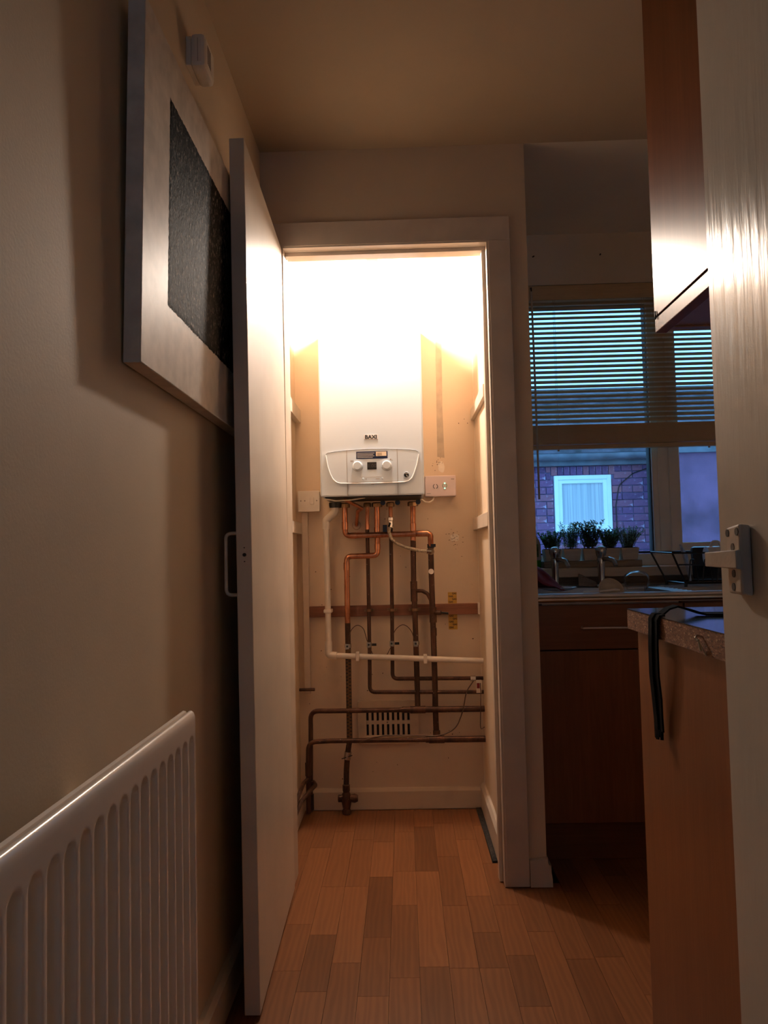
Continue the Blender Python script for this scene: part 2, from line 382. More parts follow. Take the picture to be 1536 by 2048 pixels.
struct('wall_near', b, 'wall_pale', 'wall behind the glossy door post on the right', 'wall')
b = NB(); RX0, RX1, RZ0, RZ1 = -.18, .18, 1.45, 2.0  # opening added to let sky light fill the hall
box(b, -.43, RX0, -1.7, -1.6, -.1, CEIL); box(b, RX1, .47, -1.7, -1.6, -.1, CEIL); box(b, RX0, RX1, -1.7, -1.6, -.1, RZ0); box(b, RX0, RX1, -1.7, -1.6, RZ1, CEIL)
struct('wall_rear', b, 'wall_pale', 'hall end wall behind the viewer with an opening added for sky fill', 'wall')

wcb = bpy.data.objects['wall_cupboard_back']
rm = random.Random(5)
def blob(b, cx, cz, rx, rz, n=9):
    vs = [b.verts.new((cx + rx * math.cos(a) * rm.uniform(.6, 1.1), YB - .0006, cz + rz * math.sin(a) * rm.uniform(.6, 1.1))) for a in [2 * math.pi * k / n for k in range(n)]]
    b.faces.new(vs)
b = NB()
for k in range(60):
    cx, cz = rm.uniform(-.40, .29), rm.uniform(.09, 1.6); blob(b, cx, cz, rm.uniform(.001, .0035), rm.uniform(.001, .0035), 6)
for k in range(26): blob(b, rm.gauss(.205, .018), rm.gauss(1.065, .022), rm.uniform(.001, .005), rm.uniform(.001, .0025), 6)
for k in range(14): blob(b, rm.gauss(.152, .012), rm.gauss(1.365, .014), rm.uniform(.001, .004), rm.uniform(.001, .0035), 6)
o = finish('scuff_marks', b, 'scuff', wcb); o['kind'] = 'stuff'
b = NB(); blob(b, .162, 1.358, .016, .026, 12); blob(b, .208, 1.07, .02, .016, 12); finish('filler_patch', b, 'spec_white', wcb)
b = NB(); vs = [b.verts.new((x, YB - .0004, z)) for x, z in ((.147, 1.40), (.176, 1.395), (.173, 1.60), (.176, 1.88), (.152, 1.885), (.149, 1.62))]; b.faces.new(vs); finish('dark_band', b, 'band_tan', wcb)  # darker vertical band on the wall right of the boiler

# floor: dark base with separate laminate strips
b = NB(); box(b, -.43, 1.95, -1.6, YB, -.1, -.012)
floor = struct('floor', b, 'dark', 'beech strip laminate floor running from the hall into the cupboard', 'floor')
PW = .0727; X0 = -.275
EXPL = {-1: ([1.62, 1.958, 2.198, 2.753, 3.142], [.85, .95, 1.1, .9]),
        0: ([1.55, 1.866, 2.137, 2.437, 2.905, 3.142], [.95, .72, 1.12, 1.02, .95]),
        1: ([1.60, 1.993, 2.435, 2.822, 3.142], [.86, 1.10, .98, .92]),
        2: ([1.50, 1.846, 2.119, 2.504, 2.80, 3.142], [1.06, .84, .68, 1.12, .86]),
        3: ([1.50, 1.923, 2.306, 2.543, 2.894, 3.142], [.95, .86, 1.15, 1.0, .92]),
        4: ([1.58, 1.97, 2.543, 2.945, 3.142], [.72, 1.12, .70, 1.08]),
        5: ([1.60, 1.963, 2.30, 2.66, 2.98, 3.142], [.92, .98, .85, .96, .9]),
        6: ([1.62, 1.962, 2.14, 2.36, 2.81, 3.142], [.9, .74, .92, 1.12, .95]),
        7: ([1.55, 1.80, 2.02, 2.30, 2.60, 2.95, 3.142], [1.0, .74, .95, .9, 1.02, .9])}
def plank(x0, x1, y0, y1, tone):
    g = .0004
    b = NB(); box(b, x0 + g, x1 - g, y0 + g, y1 - g, -.012, 0)
    o = finish('plank', b, 'laminate', floor); t = tone; o.color = (t, t * (.97 + .03 * t), t * (.94 + .06 * t), 1)
rest = NB(); nplank = 0
for k in range(-3, 24):
    x0 = X0 + PW * k; x1 = x0 + PW
    if x0 >= 1.94: break
    x0 = max(x0, LX + .004); x1 = min(x1, 1.946); ymax = 3.142
    if k == 7: x1 = min(x1, .268) if False else x1
    if k in EXPL:
        ys, tones = EXPL[k]
        if k == 7: # strip under the cupboard's right wall: short inside, full outside
            pass
        for y0, y1, t in zip(ys, ys[1:], tones): plank(x0, (min(x1, .266) if (k == 7 and y0 > 2.4) else x1), y0, y1, t)
        y = ys[0]
    else:
        y = ymax
    first = y
    while y > -1.58:
        ln = R_.uniform(.26, .46); y0 = max(y - ln, -1.59)
        if y0 < -1.3: y0 = -1.59
        mid = (y + y0) / 2
        vis = mid > 1.05 and x0 < 1.1
        if x1 > .30 and x0 < .412 and y0 > 2.43: y = y0; continue
        if vis: plank(x0, x1, y0, y, R_.choice((.74, .85, .92, .96, 1.0, 1.05, 1.1)))
        else: box(rest, x0 + .0004, x1 - .0004, y0 + .0004, y - .0004, -.012, 0)
        y = y0
o = finish('plank_rest', rest, 'laminate', floor); o['kind'] = 'stuff'

# skirtings
b = NB(); prism(b, [(3.142, .002), (YB, .002), (YB, .082), (3.150, .080), (3.142, .070)], -.412, .284, 'yz')
struct('baseboard_back', b, 'cupboard_wall', 'scuffed cream skirting along the cupboard back wall under the vent', 'skirting')
b = NB(); prism(b, [(.284, .004), (.302, .004), (.302, .098), (.294, .096), (.285, .082)], YC, YB, 'xz')
struct('baseboard_right', b, 'trim_white', 'cream skirting along the right side inside the boiler cupboard', 'skirting')
b = NB(); prism(b, [(LX, .002), (-.412, .002), (-.412, .082), (-.42, .094), (LX, .096)], 2.54, YB, 'xz')
struct('baseboard_left', b, 'trim_white', 'cream skirting along the left side inside the boiler cupboard', 'skirting')
b = NB(); prism(b, [(LX, .002), (-.412, .002), (-.412, .082), (-.42, .094), (LX, .096)], -1.6, YW - .016, 'xz')
struct('baseboard_hall', b, 'trim_white', 'cream skirting of the hall behind the radiator', 'skirting')
b = NB(); prism(b, [(.3595, .002), (.426, .002), (.4255, .026), (.423, .045), (.417, .062), (.413, .076), (.4125, .086), (.3595, .080)], 2.408, YW, 'xz')
box(b, .412, .426, YW, 2.60, .002, .06)
struct('baseboard_corner', b, 'trim_white', 'short flared skirting block at the foot of the wall corner', 'skirting')
# dark expansion gap debris by the right skirting
tag(finish('floor_gap_strip', hexa(NB(), [(.262, 3.14, -.002), (.269, 2.61, -.002), (.283, 2.61, -.002), (.283, 3.14, -.002), (.262, 3.14, .003), (.269, 2.61, .003), (.283, 2.61, .004), (.283, 3.14, .004)]), 'debris'),
    'dark gritty strip of dirt in the floor gap beside the cupboard skirting', 'floor gap')

# door frame
tr = thing('trim_1', 'flat cream painted architrave and lining framing the boiler cupboard doorway', 'door frame', (.32, 2.42, 0), kind='structure')
Box('architrave', (.289, .358, 2.411, YW, .002, 1.990), 'trim_white', tr, .002)
Box('architrave', (-.428, -.366, 2.411, YW, .002, 1.990), 'trim_white', tr, .002)
Box('architrave', (-.428, .358, 2.411, YW, 1.990, 2.066), 'trim_white', tr, .002)
Box('lining', (.283, .302, 2.413, YC, .002, 1.985), 'trim_white', tr, .001)
Box('lining', (-.372, -.358, 2.413, YC, .002, 1.985), 'trim_white', tr, .001)
Box('lining', (-.372, .302, 2.413, YC, 1.985, 2.004), 'trim_white', tr, .001)
Box('stop', (.271, .283, 2.452, 2.486, .002, 1.973), 'trim_white', tr, .0015)
Box('stop', (-.358, .283, 2.452, 2.486, 1.973, 1.985), 'trim_white', tr, .0015)

# the open cupboard door
d1 = thing('door_1', 'open cream flush door of the boiler cupboard seen edge on', 'door', (-.36, 2.0, .008), kind='structure')
T = .035
b = NB(); hexa(b, [(-.338, 1.76, .008), (-.338 - T, 1.76, .008), (-.352 - T + .012, 2.408, .008), (-.352, 2.408, .008),
                   (-.348, 1.76, 1.989), (-.348 - T, 1.76, 1.989), (-.362 - T + .012, 2.408, 1.981), (-.362, 2.408, 1.981)], .0018)
leaf = finish('leaf', b, 'leaf_gloss', d1, 20)
hy = 1.797
Tube('pull_handle', [(-.372, hy, 1.070), (-.410, hy, 1.070), (-.410, hy, .928), (-.372, hy, .928)], .0042, 'spec_white', d1, .014)
Lathe('latch_hole', [(.0042, 0), (.0042, .004)], (-.3595, 1.7572, 1.02), 'dark', d1, 'y', 14)
for z, xx in ((1.036, -.3597), (1.005, -.3593)): Lathe('screw_hole', [(.0014, 0), (.0014, .004)], (xx, 1.7574, z), 'dark', d1, 'y', 8)

# the near door on the right
d2 = thing('trim_2', 'glossy cream door post at the right edge carrying a metal latch keep', 'door frame', (.37, .80, .002), kind='structure')
ex, ey, ang = .361, .90, .052
nx, ny = ex - ang * .21, ey - .21
b = NB(); hexa(b, [(ex, ey, .002), (nx, ny, .002), (nx + .034, ny, .002), (.386, ey, .002), (ex, ey, 2.06), (nx, ny, 2.06), (nx + .034, ny, 2.06), (.386, ey, 2.06)], .002)
finish('post', b, 'door_gloss', d2, 20)
lk = finish('latch_plate', hexa(NB(), [(0.3588, .847, .966), (0.3555, .806, .966), (0.3433, .806, .968), (0.3468, .847, .968), (0.3588, .847, 1.038), (0.3555, .806, 1.039), (0.3433, .806, 1.041), (0.3468, .847, 1.037)], .0025), 'latch_metal', d2, 20)
finish('latch_box', hexa(NB(), [(.3495, .884, .9945), (.3440, .8055, .9935), (.3388, .8055, .9945), (.3372, .884, .9955), (.3495, .884, 1.0115), (.3440, .8055, 1.0140), (.3388, .8055, 1.0135), (.3372, .884, 1.0110)], .001), 'latch_metal', lk, 20)
for y, z in ((.841, 1.0315), (.812, 1.0325), (.826, 1.0165), (.826, .989), (.828, .975)):
    Lathe('screw', [(.0042, 0), (.0042, .002), (.0022, .003)], (.3433 + (y - .806) * .085 - .0009, y, z), 'lock_dark', lk, 'x', 10)

# ------------------------------------------------------------------ window, blind
wn = thing('window_1', 'white framed kitchen window above the sink with two panes', 'window', (1.1, 3.22, WZ0), kind='structure')
FY0, FY1 = 3.215, 3.285
def rectframe(name, x0, x1, z0, z1, t, y0, y1, mat, par, bev=.004):
    b = NB(); box(b, x0, x0 + t, y0, y1, z0, z1, bev); box(b, x1 - t, x1, y0, y1, z0, z1, bev)
    box(b, x0 + t * .9, x1 - t * .9, y0, y1, z0, z0 + t, bev); box(b, x0 + t * .9, x1 - t * .9, y0, y1, z1 - t, z1, bev)
    return finish(name, b, mat, par, 20)
rectframe('outer_frame', WX0, WX1, WZ0, WZ1, .048, FY0 + .01, FY1, 'pvc_frame', wn)
Box('mullion', (1.052, 1.098, FY0, FY1, WZ0 + .04, WZ1 - .04), 'pvc_frame', wn, .004)
Box('frame_head', (WX0 + .04, 1.06, FY0 + .012, FY1 - .004, 2.027, 2.06), 'pvc_frame', wn, .003)
rectframe('gasket', .512, 1.034, .99, 2.031, .008, FY0 + .02, FY1 - .006, 'gasket', wn, 0)
Box('glazing_bead', (1.030, 1.056, FY0 + .006, FY1 - .01, .98, 2.05), 'pvc_frame', wn, .003)
Box('pane', (.52, 1.028, 3.248, 3.252, .995, 2.025), 'clear_pane', wn)
sash = rectframe('opening_sash', 1.094, WX1 - .03, .985, 2.06, .046, FY0 - .006, FY1 - .02, 'pvc_frame', wn, .005)
Box('pane', (1.136, WX1 - .072, 3.248, 3.252, 1.028, 2.018), 'clear_pane', sash)
# sill
tag(finish('window_board', box(NB(), .414, 1.94, 3.055, 3.225, .904, .94, .004), 'sill_wood', None, 20), 'pale timber window board running behind the taps under the window', 'window sill')
tag(Box('splashback_strip', (.414, 1.94, 3.146, 3.158, .872, .903), 'tray_wood'), 'dark narrow upstand strip between the sink top and the window board', 'splashback')

bl = thing('venetian_blind', 'half raised slatted window blind with its spare slats stacked at the bottom', 'blind', (1.1, 3.175, 1.41))
BX0, BX1, BY = .474, 1.775, 3.178
Box('head_rail', (BX0, BX1, 3.155, 3.20, 2.045, 2.092), 'slat_wood', bl, .003)
b = NB(); box(b, BX0, BX1, 3.150, 3.156, 2.030, 2.080, .001); finish('valance', b, 'slat_wood', bl)
sl = None; tilt = math.radians(41)
def slat_mesh():
    b = NB(); hw = .0125; n = 5; c, s = math.cos(tilt), math.sin(tilt); rows = []
    for k in range(n):
        u = -hw + 2 * hw * k / (n - 1); z = .0022 * (1 - (u / hw) ** 2)
        rows.append((u * c - z * s, u * s + z * c))
    top = [(y, z + .0011) for y, z in rows]; poly = rows + top[::-1]
    prism(b, poly, BX0 + .003, BX1 - .003, 'yz')
    return b
z = 2.0215
first = None; i = 0
while z > 1.525:
    if first is None:
        bm_ = slat_mesh(); first = finish('slat', bm_, 'slat_wood', bl, origin=(1.1, 0, 0)); sl = first
    else:
        sl = first.copy(); COL.objects.link(sl)
    sl.parent = bl; sl.location = Vector((1.1, BY, z)) - W['venetian_blind']; z -= .0203; i += 1
z = 1.5155; n2 = 0
b = NB(); box(b, BX0 + .003 - 1.1, BX1 - .003 - 1.1, -.0125, .0125, 0, .0026)
st0 = finish('stacked_slat', b, 'slat_wood', bl, origin=(0, 0, 0))
while z > 1.437:
    s_ = st0 if n2 == 0 else st0.copy()
    if n2: COL.objects.link(s_)
    s_.parent = bl; s_.location = Vector((1.1, BY + R_.uniform(-.0008, .0008), z)) - W['venetian_blind']; z -= .0031; n2 += 1
Box('bottom_rail', (BX0 + .003, BX1 - .003, BY - .0135, BY + .0135, 1.418, 1.436), 'slat_wood', bl, .003)
for cx in (.642, 1.006, 1.40):
    b = NB()
    for yy in (BY - .0145, BY + .0145): tube(b, [(cx, yy, 2.05), (cx, yy, 1.425)], .0008, 5)
    finish('ladder_cord', b, 'cord_white', bl)
for cx in (.642, 1.25): Lathe('cord_button', [(.004, 0), (.005, .004), (.002, .006)], (cx, BY, 1.412), 'slat_wood', bl, 'z', 8)
wd = Tube('tilt_wand', [(.545, 3.136, 2.062), (.5475, 3.13, 1.65), (.549, 3.13, 1.215)], .0042, 'cord_white', bl, 0, 8)
Tube('wand_hook', [(.5445, 3.15, 2.078), (.5445, 3.136, 2.078), (.545, 3.136, 2.06)], .0028, 'dark', wd, .004, 6)
for x, dx in ((.558, .004), (.835, -.002)):
    tag(Tube('wall_screw', [(x, YB + .01, 2.216), (x + dx, YB - .012, 2.213)], .003, 'dark', None, 0, 8), ('dark screw left in the wall above the window, next to the corner' if x < .6 else 'dark screw left in the wall above the window, nearer the wall cupboard'), 'screw')

# ------------------------------------------------------------------ outside
b = NB(); box(b, -14, 22, 3.4, 30, -.75, -.6)
tag(finish('yard_ground', b, 'concrete'), 'grey concrete yard between the window and the brick house', 'ground', kind='structure')
ho = thing('brick_house', 'weathered red brick house with a slate roof seen through the window', 'building', (2.0, 8.3, -.6))
HY = 8.2
bw_ = NB()
hx0, hx1, hz0, hz1 = 1.595, 2.19, 1.178, 1.773
for (a, c, e, f) in ((-6, hx0, -.6, 1.98), (hx1, 2.64, -.6, 1.98), (hx0, hx1, -.6, hz0), (hx0, hx1, hz1, 1.98)): box(bw_, a, c, HY + .014, HY + .25, e, f)
wall = finish('brick_wall', bw_, 'mortar', ho)
far = NB(); box(far, -6, .95, HY, HY + .02, -.6, 1.98); box(far, .95, 2.64, HY, HY + .02, -.6, .752); finish('brick_face', far, 'brick_face', ho, origin=(0, HY, -.6))
BRK = {}
def brick(x0, x1, z0, z1):
    w_, h_ = round(x1 - x0, 3), round(z1 - z0, 3)
    if w_ < .02: return
    key = (w_, h_)
    if key not in BRK:
        b = NB(); box(b, -w_ / 2, w_ / 2, 0, .03, 0, h_, .003, 1); BRK[key] = finish('brick', b, 'brick', wall, origin=(0, 0, 0)); o = BRK[key]
    else: o = BRK[key].copy(); COL.objects.link(o)
    o.parent = wall; o.location = Vector(((x0 + x1) / 2, HY - R_.uniform(0, .006), z0)) - W[wall.name]
ro = 0; z = .756
while z < 1.86:
    x = .95 - (.1125 if ro % 2 else 0)
    head = ro % 3 == 2
    while x < 2.63:
        step = .1125 if head else .225; a, c = max(x + .004, .95), min(x + step - .004, 2.635); x += step
        z0, z1 = z + .004, min(z + .071, 1.868)
        soldier = z1 > hz1 - .01
        lo, hi = (hx0 - .03, hx1 + .03) if soldier else (hx0 - .006, hx1 + .006)
        if z1 < hz0 - .03 or c <= lo or a >= hi: brick(a, c, z0, z1)
        else:
            if a < lo: brick(a, lo - .004, z0, z1)
            if c > hi: brick(hi + .004, c, z0, z1)
    z += .075; ro += 1
x = hx0 - .028
while x < hx1 + .02: brick(x + .003, x + .064, hz1 + .004, 1.868); x += .0668
Box('fascia_board', (-6, 6, HY - .08, HY + .02, 1.87, 1.96), 'fascia', ho)
Tube('gutter', [(-6, HY - .13, 1.965), (6, HY - .13, 1.965)], .05, 'fascia', ho, 0, 10)
b = NB()
n_ = 12; rows = []
for k in range(n_):
    t0, t1 = k / n_, (k + 1) / n_; y0, y1 = HY - .18 + 2.5 * t0, HY - .18 + 2.5 * t1 + .05; z0, z1 = 1.99 + 1.12 * t0, 1.99 + 1.12 * t1 + .022
    hexa(b, [(-6, y0, z0), (6.5, y0, z0), (6.5, y1, z1 - .03), (-6, y1, z1 - .03), (-6, y0, z0 + .035), (6.5, y0, z0 + .035), (6.5, y1, z1), (-6, y1, z1)])
rf = finish('roof', b, 'roof_slate', ho)
Tube('ridge_tile', [(-6, HY + 2.34, 3.10), (6.5, HY + 2.34, 3.10)], .07, 'roof_slate', rf, 0, 10)
hw_ = rectframe('window', hx0, hx1, hz0, hz1, .045, HY - .02, HY + .06, 'house_pvc', ho, .006)
sa = rectframe('sash', hx0 + .04, hx1 - .04, hz0 + .035, hz1 - .04, .045, HY - .005, HY + .05, 'house_pvc', hw_, .006)
Box('pane', (hx0 + .08, hx1 - .08, HY + .02, HY + .03, hz0 + .05, hz1 - .08), 'house_pane', hw_)
Tube('wall_cable', [(2.60, HY - .012, 1.84), (2.42, HY - .012, 1.78), (2.27, HY - .012, 1.66), (2.23, HY - .012, 1.45), (2.235, HY - .012, 1.1)], .006, 'gasket', ho, .1, 6)
rx = thing('rendered_extension', 'low rendered outhouse wall beside the brick house', 'building', (3.6, 7.6, -.6))
Box('rendered_wall', (2.62, 6.0, 7.5, 8.1, -.6, 1.90), 'render_wall', rx)
Box('coping', (2.60, 6.0, 7.46, 8.0, 1.90, 1.955), 'fascia', rx)

# ------------------------------------------------------------------ radiator
ra = thing('radiator', 'white ribbed panel radiator on the left wall', 'radiator', (-.36, .6, .16))
RY0, RY1, RZB, RZT = .06, 1.166, .165, .798
pitch = .0345; c0 = 1.144
def rad_x(y, z):
    k = round((c0 - y) / pitch); yc = c0 - k * pitch
    if yc < RY0 + .02: return -.315
    dz = max(0, z - .7445, .222 - z); d = math.hypot(y - yc, dz)
    t = (.0125 - d) / .006; t = max(0, min(1, t)); t = t * t * (3 - 2 * t)
    return -.315 - .0085 * t
ys = []; y = RY0
nsub = 12
k = 0
while y < RY1 - .0005: ys.append(y); y += pitch / nsub
ys.append(RY1)
zs = [RZB, .19, .203] + [.207 + .003 * i for i in range(8)] + [.235, .35, .45, .55, .65, .72] + [.738 + .0025 * i for i in range(11)] + [.770, .777]
b = NB(); G = [[b.verts.new((rad_x(y, z), y, z)) for z in zs] for y in ys]
# rolled top
for gi, y in enumerate(ys):
    for (x, z) in ((-.3155, .783), (-.3172, .7875), (-.3200, .7900), (-.3232, .7905), (-.3255, .7885), (-.3262, .785), (-.3275, .785), (-.3285, .7895), (-.3330, .7905), (-.3345, .7885), (-.3350, .78)): G[gi].append(b.verts.new((x, y, z)))
for a, c in zip(G, G[1:]):
    for j in range(len(a) - 1): b.faces.new((a[j], a[j + 1], c[j + 1], c[j]))
finish('front_panel', b, 'radiator_white', ra, 50)
Box('back_sheet', (-.335, -.326, RY0 + .001, RY1 - .001, RZB, .781), 'radiator_white', ra)
b = NB(); y = RY0 + .03
while y < RY1 - .04: box(b, -.372, -.335, y, y + .0015, .21, .735); y += .0125
finish('convector_fins', b, 'radiator_white', ra)
b = NB()
for z in (.25, .66): box(b, LX, -.334, .25, .29, z, z + .06); box(b, LX, -.334, .98, 1.02, z, z + .06)
finish('wall_bracket', b, 'radiator_white', ra)
Tube('top_elbow', [(-.338, 1.13, .755), (-.356, 1.13, .757), (-.356, 1.10, .757)], .011, 'radiator_white', ra, .01)
va = Tube('valve', [(-.36, 1.16, .20), (-.36, 1.215, .20), (-.36, 1.215, .03)], .008, 'chrome', ra, .012, 10)
Lathe('valve_cap', [(.014, 0), (.015, .01), (.013, .035), (.009, .04)], (-.36, 1.215, .205), 'plastic_white', va, 'z', 14)

# ------------------------------------------------------------------ picture
pc = thing('canvas_painting', 'large deep canvas with a cream border around a rough black rectangle', 'painting', (-.414, 1.6, 1.321))
def pxz(d, z, gap=.003):  # front depth d from canvas back, leaning forward at the top
    return LX + gap + (z - 1.321) * .020 + d
PY0, PY1, PZ0, PZ1 = 1.183, 2.02, 1.321, 1.912
b = NB(); D = .028
hexa(b, [(pxz(0, PZ0), PY0, PZ0), (pxz(D, PZ0), PY0, PZ0), (pxz(D, PZ0), PY1, PZ0), (pxz(0, PZ0), PY1, PZ0), (pxz(0, PZ1), PY0, PZ1), (pxz(D, PZ1), PY0, PZ1), (pxz(D, PZ1), PY1, PZ1), (pxz(0, PZ1), PY1, PZ1)], .002)
finish('canvas', b, 'canvas_white', pc, 20)
b = NB(); ny_, nz_ = 120, 80; g = []
for i in range(ny_ + 1):
    r = []
    for j in range(nz_ + 1):
        y = 1.318 + (1.90 - 1.318) * i / ny_; z = 1.453 + (1.822 - 1.453) * j / nz_
        e = i in (0, ny_) or j in (0, nz_)
        if e: y += R_.uniform(-.0015, .0015); z += R_.uniform(-.0015, .0015)
        r.append(b.verts.new((pxz(D, z) + (.0002 if e else R_.uniform(.0006, .0013)), y, z)))
    g.append(r)
for a, c in zip(g, g[1:]):
    for j in range(nz_): b.faces.new((a[j], a[j + 1], c[j + 1], c[j]))
o = finish('black_rectangle', b, 'black_impasto', pc, 80); o['label'] = 'rough glossy black painted rectangle'

# ------------------------------------------------------------------ sensor
se = thing('wall_sensor', 'small white rounded alarm sensor high on the left wall above the painting', 'sensor', (-.41, 1.61, 2.04))
Box('housing', (-.420, -.388, 1.566, 1.648, 2.040, 2.112), 'plastic_white', se, .009)
Box('back_plate', (LX, -.419, 1.570, 1.644, 2.044, 2.108), 'plastic_white', se, .002)
for k in range(5): Box('vent_slot', (-.3885, -.3874, 1.585 + k * .006, 1.587 + k * .006, 2.055, 2.095), 'grey_line', se)
Box('seam', (-.4045, -.4035, 1.5655, 1.5665, 2.05, 2.10), 'grey_line', se)

# ------------------------------------------------------------------ boiler cupboard: lamp
lp = thing('pendant_bulb', 'glowing bulb hanging in front of the boiler top inside the cupboard', 'light bulb', (-.09, 2.82, 1.985))
Lathe('bulb', [(.004, 0), (.018, .004), (.027, .016), (.030, .032), (.028, .048), (.020, .064), (.014, .075), (.0135, .082)], (-.09, 2.82, 1.990), 'bulb_glow', lp, 'z', 20, 60)
Lathe('holder', [(.014, 0), (.021, .004), (.021, .03), (.012, .045), (.006, .06)], (-.09, 2.82, 2.070), 'plastic_white', lp, 'z', 16)
Tube('flex', [(-.09, 2.82, 2.125), (-.09, 2.82, 2.275)], .003, 'cord_white', lp, 0, 8)
Lathe('ceiling_rose', [(.035, 0), (.035, .012), (.03, .0195)], (-.09, 2.82, 2.272), 'plastic_white', lp, 'z', 20)

# ------------------------------------------------------------------ boiler
BXL, BXR, BYF, BZ0, BZ1 = -.302, .084, 2.88, 1.228, 1.92
bo = thing('combi_boiler', 'white wall hung gas boiler with a control panel and BAXI badge', 'boiler', (-.11, 3.0, BZ0))
Box('casing', (BXL, BXR, BYF, 3.158, BZ0, BZ1), 'boiler_white', bo, .006)
pan = [(-.280, 1.384), (-.272, 1.391), (-.245, 1.3945), (-.202, 1.398), (-.15, 1.4005), (-.108, 1.4012), (-.06, 1.4005), (-.016, 1.398), (.03, 1.395), (.054, 1.392), (.064, 1.386), (.066, 1.378),
       (.057, 1.338), (.047, 1.308), (.038, 1.290), (.026, 1.280), (.010, 1.2755), (-.05, 1.2745), (-.108, 1.2742), (-.17, 1.2748), (-.225, 1.2758), (-.242, 1.281), (-.254, 1.292), (-.263, 1.310), (-.272, 1.338)]
Prism('fascia_panel', pan, BYF - .004, BYF + .002, 'boiler_white', bo)
seam = [(x, BYF - .0042, z) for x, z in pan[:11]]
Tube('panel_shadow_line', seam, .0007, 'dark_line', bo, 0, 6)
rim = [(x, BYF - .0045, z) for x, z in pan[11:]] + [(pan[0][0], BYF - .0045, pan[0][1])]
Tube('trim_strip', rim, .0020, 'bright_white', bo, 0, 8)
for x in (-.2015, -.0145): Box('panel_joint', (x - .0007, x + .0007, BYF - .0046, BYF - .0006, BZ0 + .001, 1.399), 'grey_line', bo)
Box('panel_joint', (-.2015, -.0145, BYF - .0046, BYF - .003, 1.2785, 1.2797), 'grey_line', bo)
sk = Box('sticker', (-.166, -.050, BYF - .0050, BYF - .0038, 1.365, 1.3925), 'blue_label', bo)
for k, (a, c) in enumerate(((-.163, -.098), (-.1635, -.103), (-.163, -.099), (-.163, -.105))): Box('printed_line', (a, c, BYF - .0056, BYF - .0050, 1.3855 - k * .0055, 1.3872 - k * .0055), 'label_print', sk)
Box('printed_patch', (-.093, -.054, BYF - .0056, BYF - .0050, 1.3745, 1.3905), 'label_cream', sk)
for k in range(2): Box('printed_line', (-.089, -.071, BYF - .0060, BYF - .0056, 1.378 + k * .006, 1.3793 + k * .006), 'ink', sk)
for kx in (-.162, -.054):
    kn = Lathe('knob', [(.0185, 0), (.0185, -.004), (.0155, -.006), (.015, -.017), (.0135, -.019)], (kx, BYF - .0035, 1.339), 'boiler_white', bo, 'y', 28)
    Lathe('knob_ring', [(.0158, -.0002), (.0158, -.0012)], (kx, BYF - .0095, 1.339), 'grey_line', kn, 'y', 24)
    Tube('scale_arc', [(kx + .020 * math.cos(a), BYF - .004, 1.339 + .020 * math.sin(a)) for a in [math.radians(v) for v in range(200, 345, 12)]], .0005, 'grey_line', bo, 0, 5)
sc = Box('display', (-.126, -.0915, BYF - .0052, BYF - .0035, 1.325, 1.3525), 'screen_dark', bo, .0005)
text('display_digits', '1.00', .019, -.1085, BYF - .0056, 1.338, 'segment', sc)
for i in range(3): Box('heating_mark', (-.188 + i * .004, -.1853 + i * .004, BYF - .0046, BYF - .0038, 1.3545, 1.3605), 'grey_line', bo)
Lathe('tap_mark', [(.003, 0), (.003, -.0006)], (-.0395, BYF - .004, 1.3605), 'grey_line', bo, 'y', 10); Box('tap_mark', (-.037, -.031, BYF - .0046, BYF - .0038, 1.357, 1.3585), 'grey_line', bo)
Tube('button_outline', [(-.152, BYF - .004, 1.2975), (-.070, BYF - .004, 1.299)], .0004, 'grey_line', bo, 0, 5)
for x in (-.142, -.071): Lathe('button', [(.004, 0), (.004, -.002), (.003, -.0028)], (x, BYF - .0035, 1.291), 'boiler_white', bo, 'y', 14)
Box('button_mark', (-.1325, -.1305, BYF - .0046, BYF - .0038, 1.287, 1.294), 'grey_line', bo); Box('button_mark', (-.096, -.081, BYF - .0046, BYF - .0038, 1.290, 1.2915), 'grey_line', bo)
ga = Lathe('pressure_gauge', [(.0115, 0), (.0115, -.003), (.0095, -.0035), (.0092, -.001)], (.018, BYF - .0035, 1.3015), 'boiler_white', bo, 'y', 24)
Lathe('gauge_face', [(.0092, 0), (.0092, -.0008)], (.018, BYF - .0052, 1.3015), 'screen_dark', ga, 'y', 20)
Tube('gauge_needle', [(.018, BYF - .0064, 1.3015), (.022, BYF - .0064, 1.2955)], .001, 'label_print', ga, 0, 5); Box('gauge_mark', (.012, .024, BYF - .0064, BYF - .0058, 1.3055, 1.3075), 'label_print', ga)
Box('small_mark', (-.113, -.103, BYF - .0012, BYF + .0002, 1.269, 1.2705), 'grey_line', bo)
bd = Box('badge', (-.1365, -.084, BYF - .0012, BYF + .001, 1.437, 1.456), 'cup_white', bo)
text('brand_text', 'BAXI', .0198, -.1102, BYF - .0016, 1.4462, 'ink', bd, sx=1.06, bold=.0006)
Box('badge_line', (-.1365, -.084, BYF - .0016, BYF - .001, 1.4372, 1.4384), 'grey_line', bd)
b = NB(); box(b, BXL + .015, BXR - .012, 2.895, 3.14, BZ0 - .0035, BZ0 + .002); finish('underside_tray', b, 'dark', bo)
for x, r in ((-.227, .019), (-.139, .015), (-.10, .021), (-.047, .016), (.042, .021)):
    Lathe('pipe_union', [(r, 0), (r, .014), (r * .8, .018)], (x, 3.09, BZ0 - .030), 'brass_dull', bo, 'z', 8)
for x in (-.075, -.018, .062): Lathe('isolation_tap', [(.010, -.014), (.010, .012), (.006, .018)], (x, 3.03, BZ0 - .018), 'black_plastic', bo, 'y', 10)
Lathe('trap_cap', [(.022, 0), (.024, .008), (.024, .02)], (-.266, 3.08, BZ0 - .030), 'black_plastic', bo, 'z', 18)
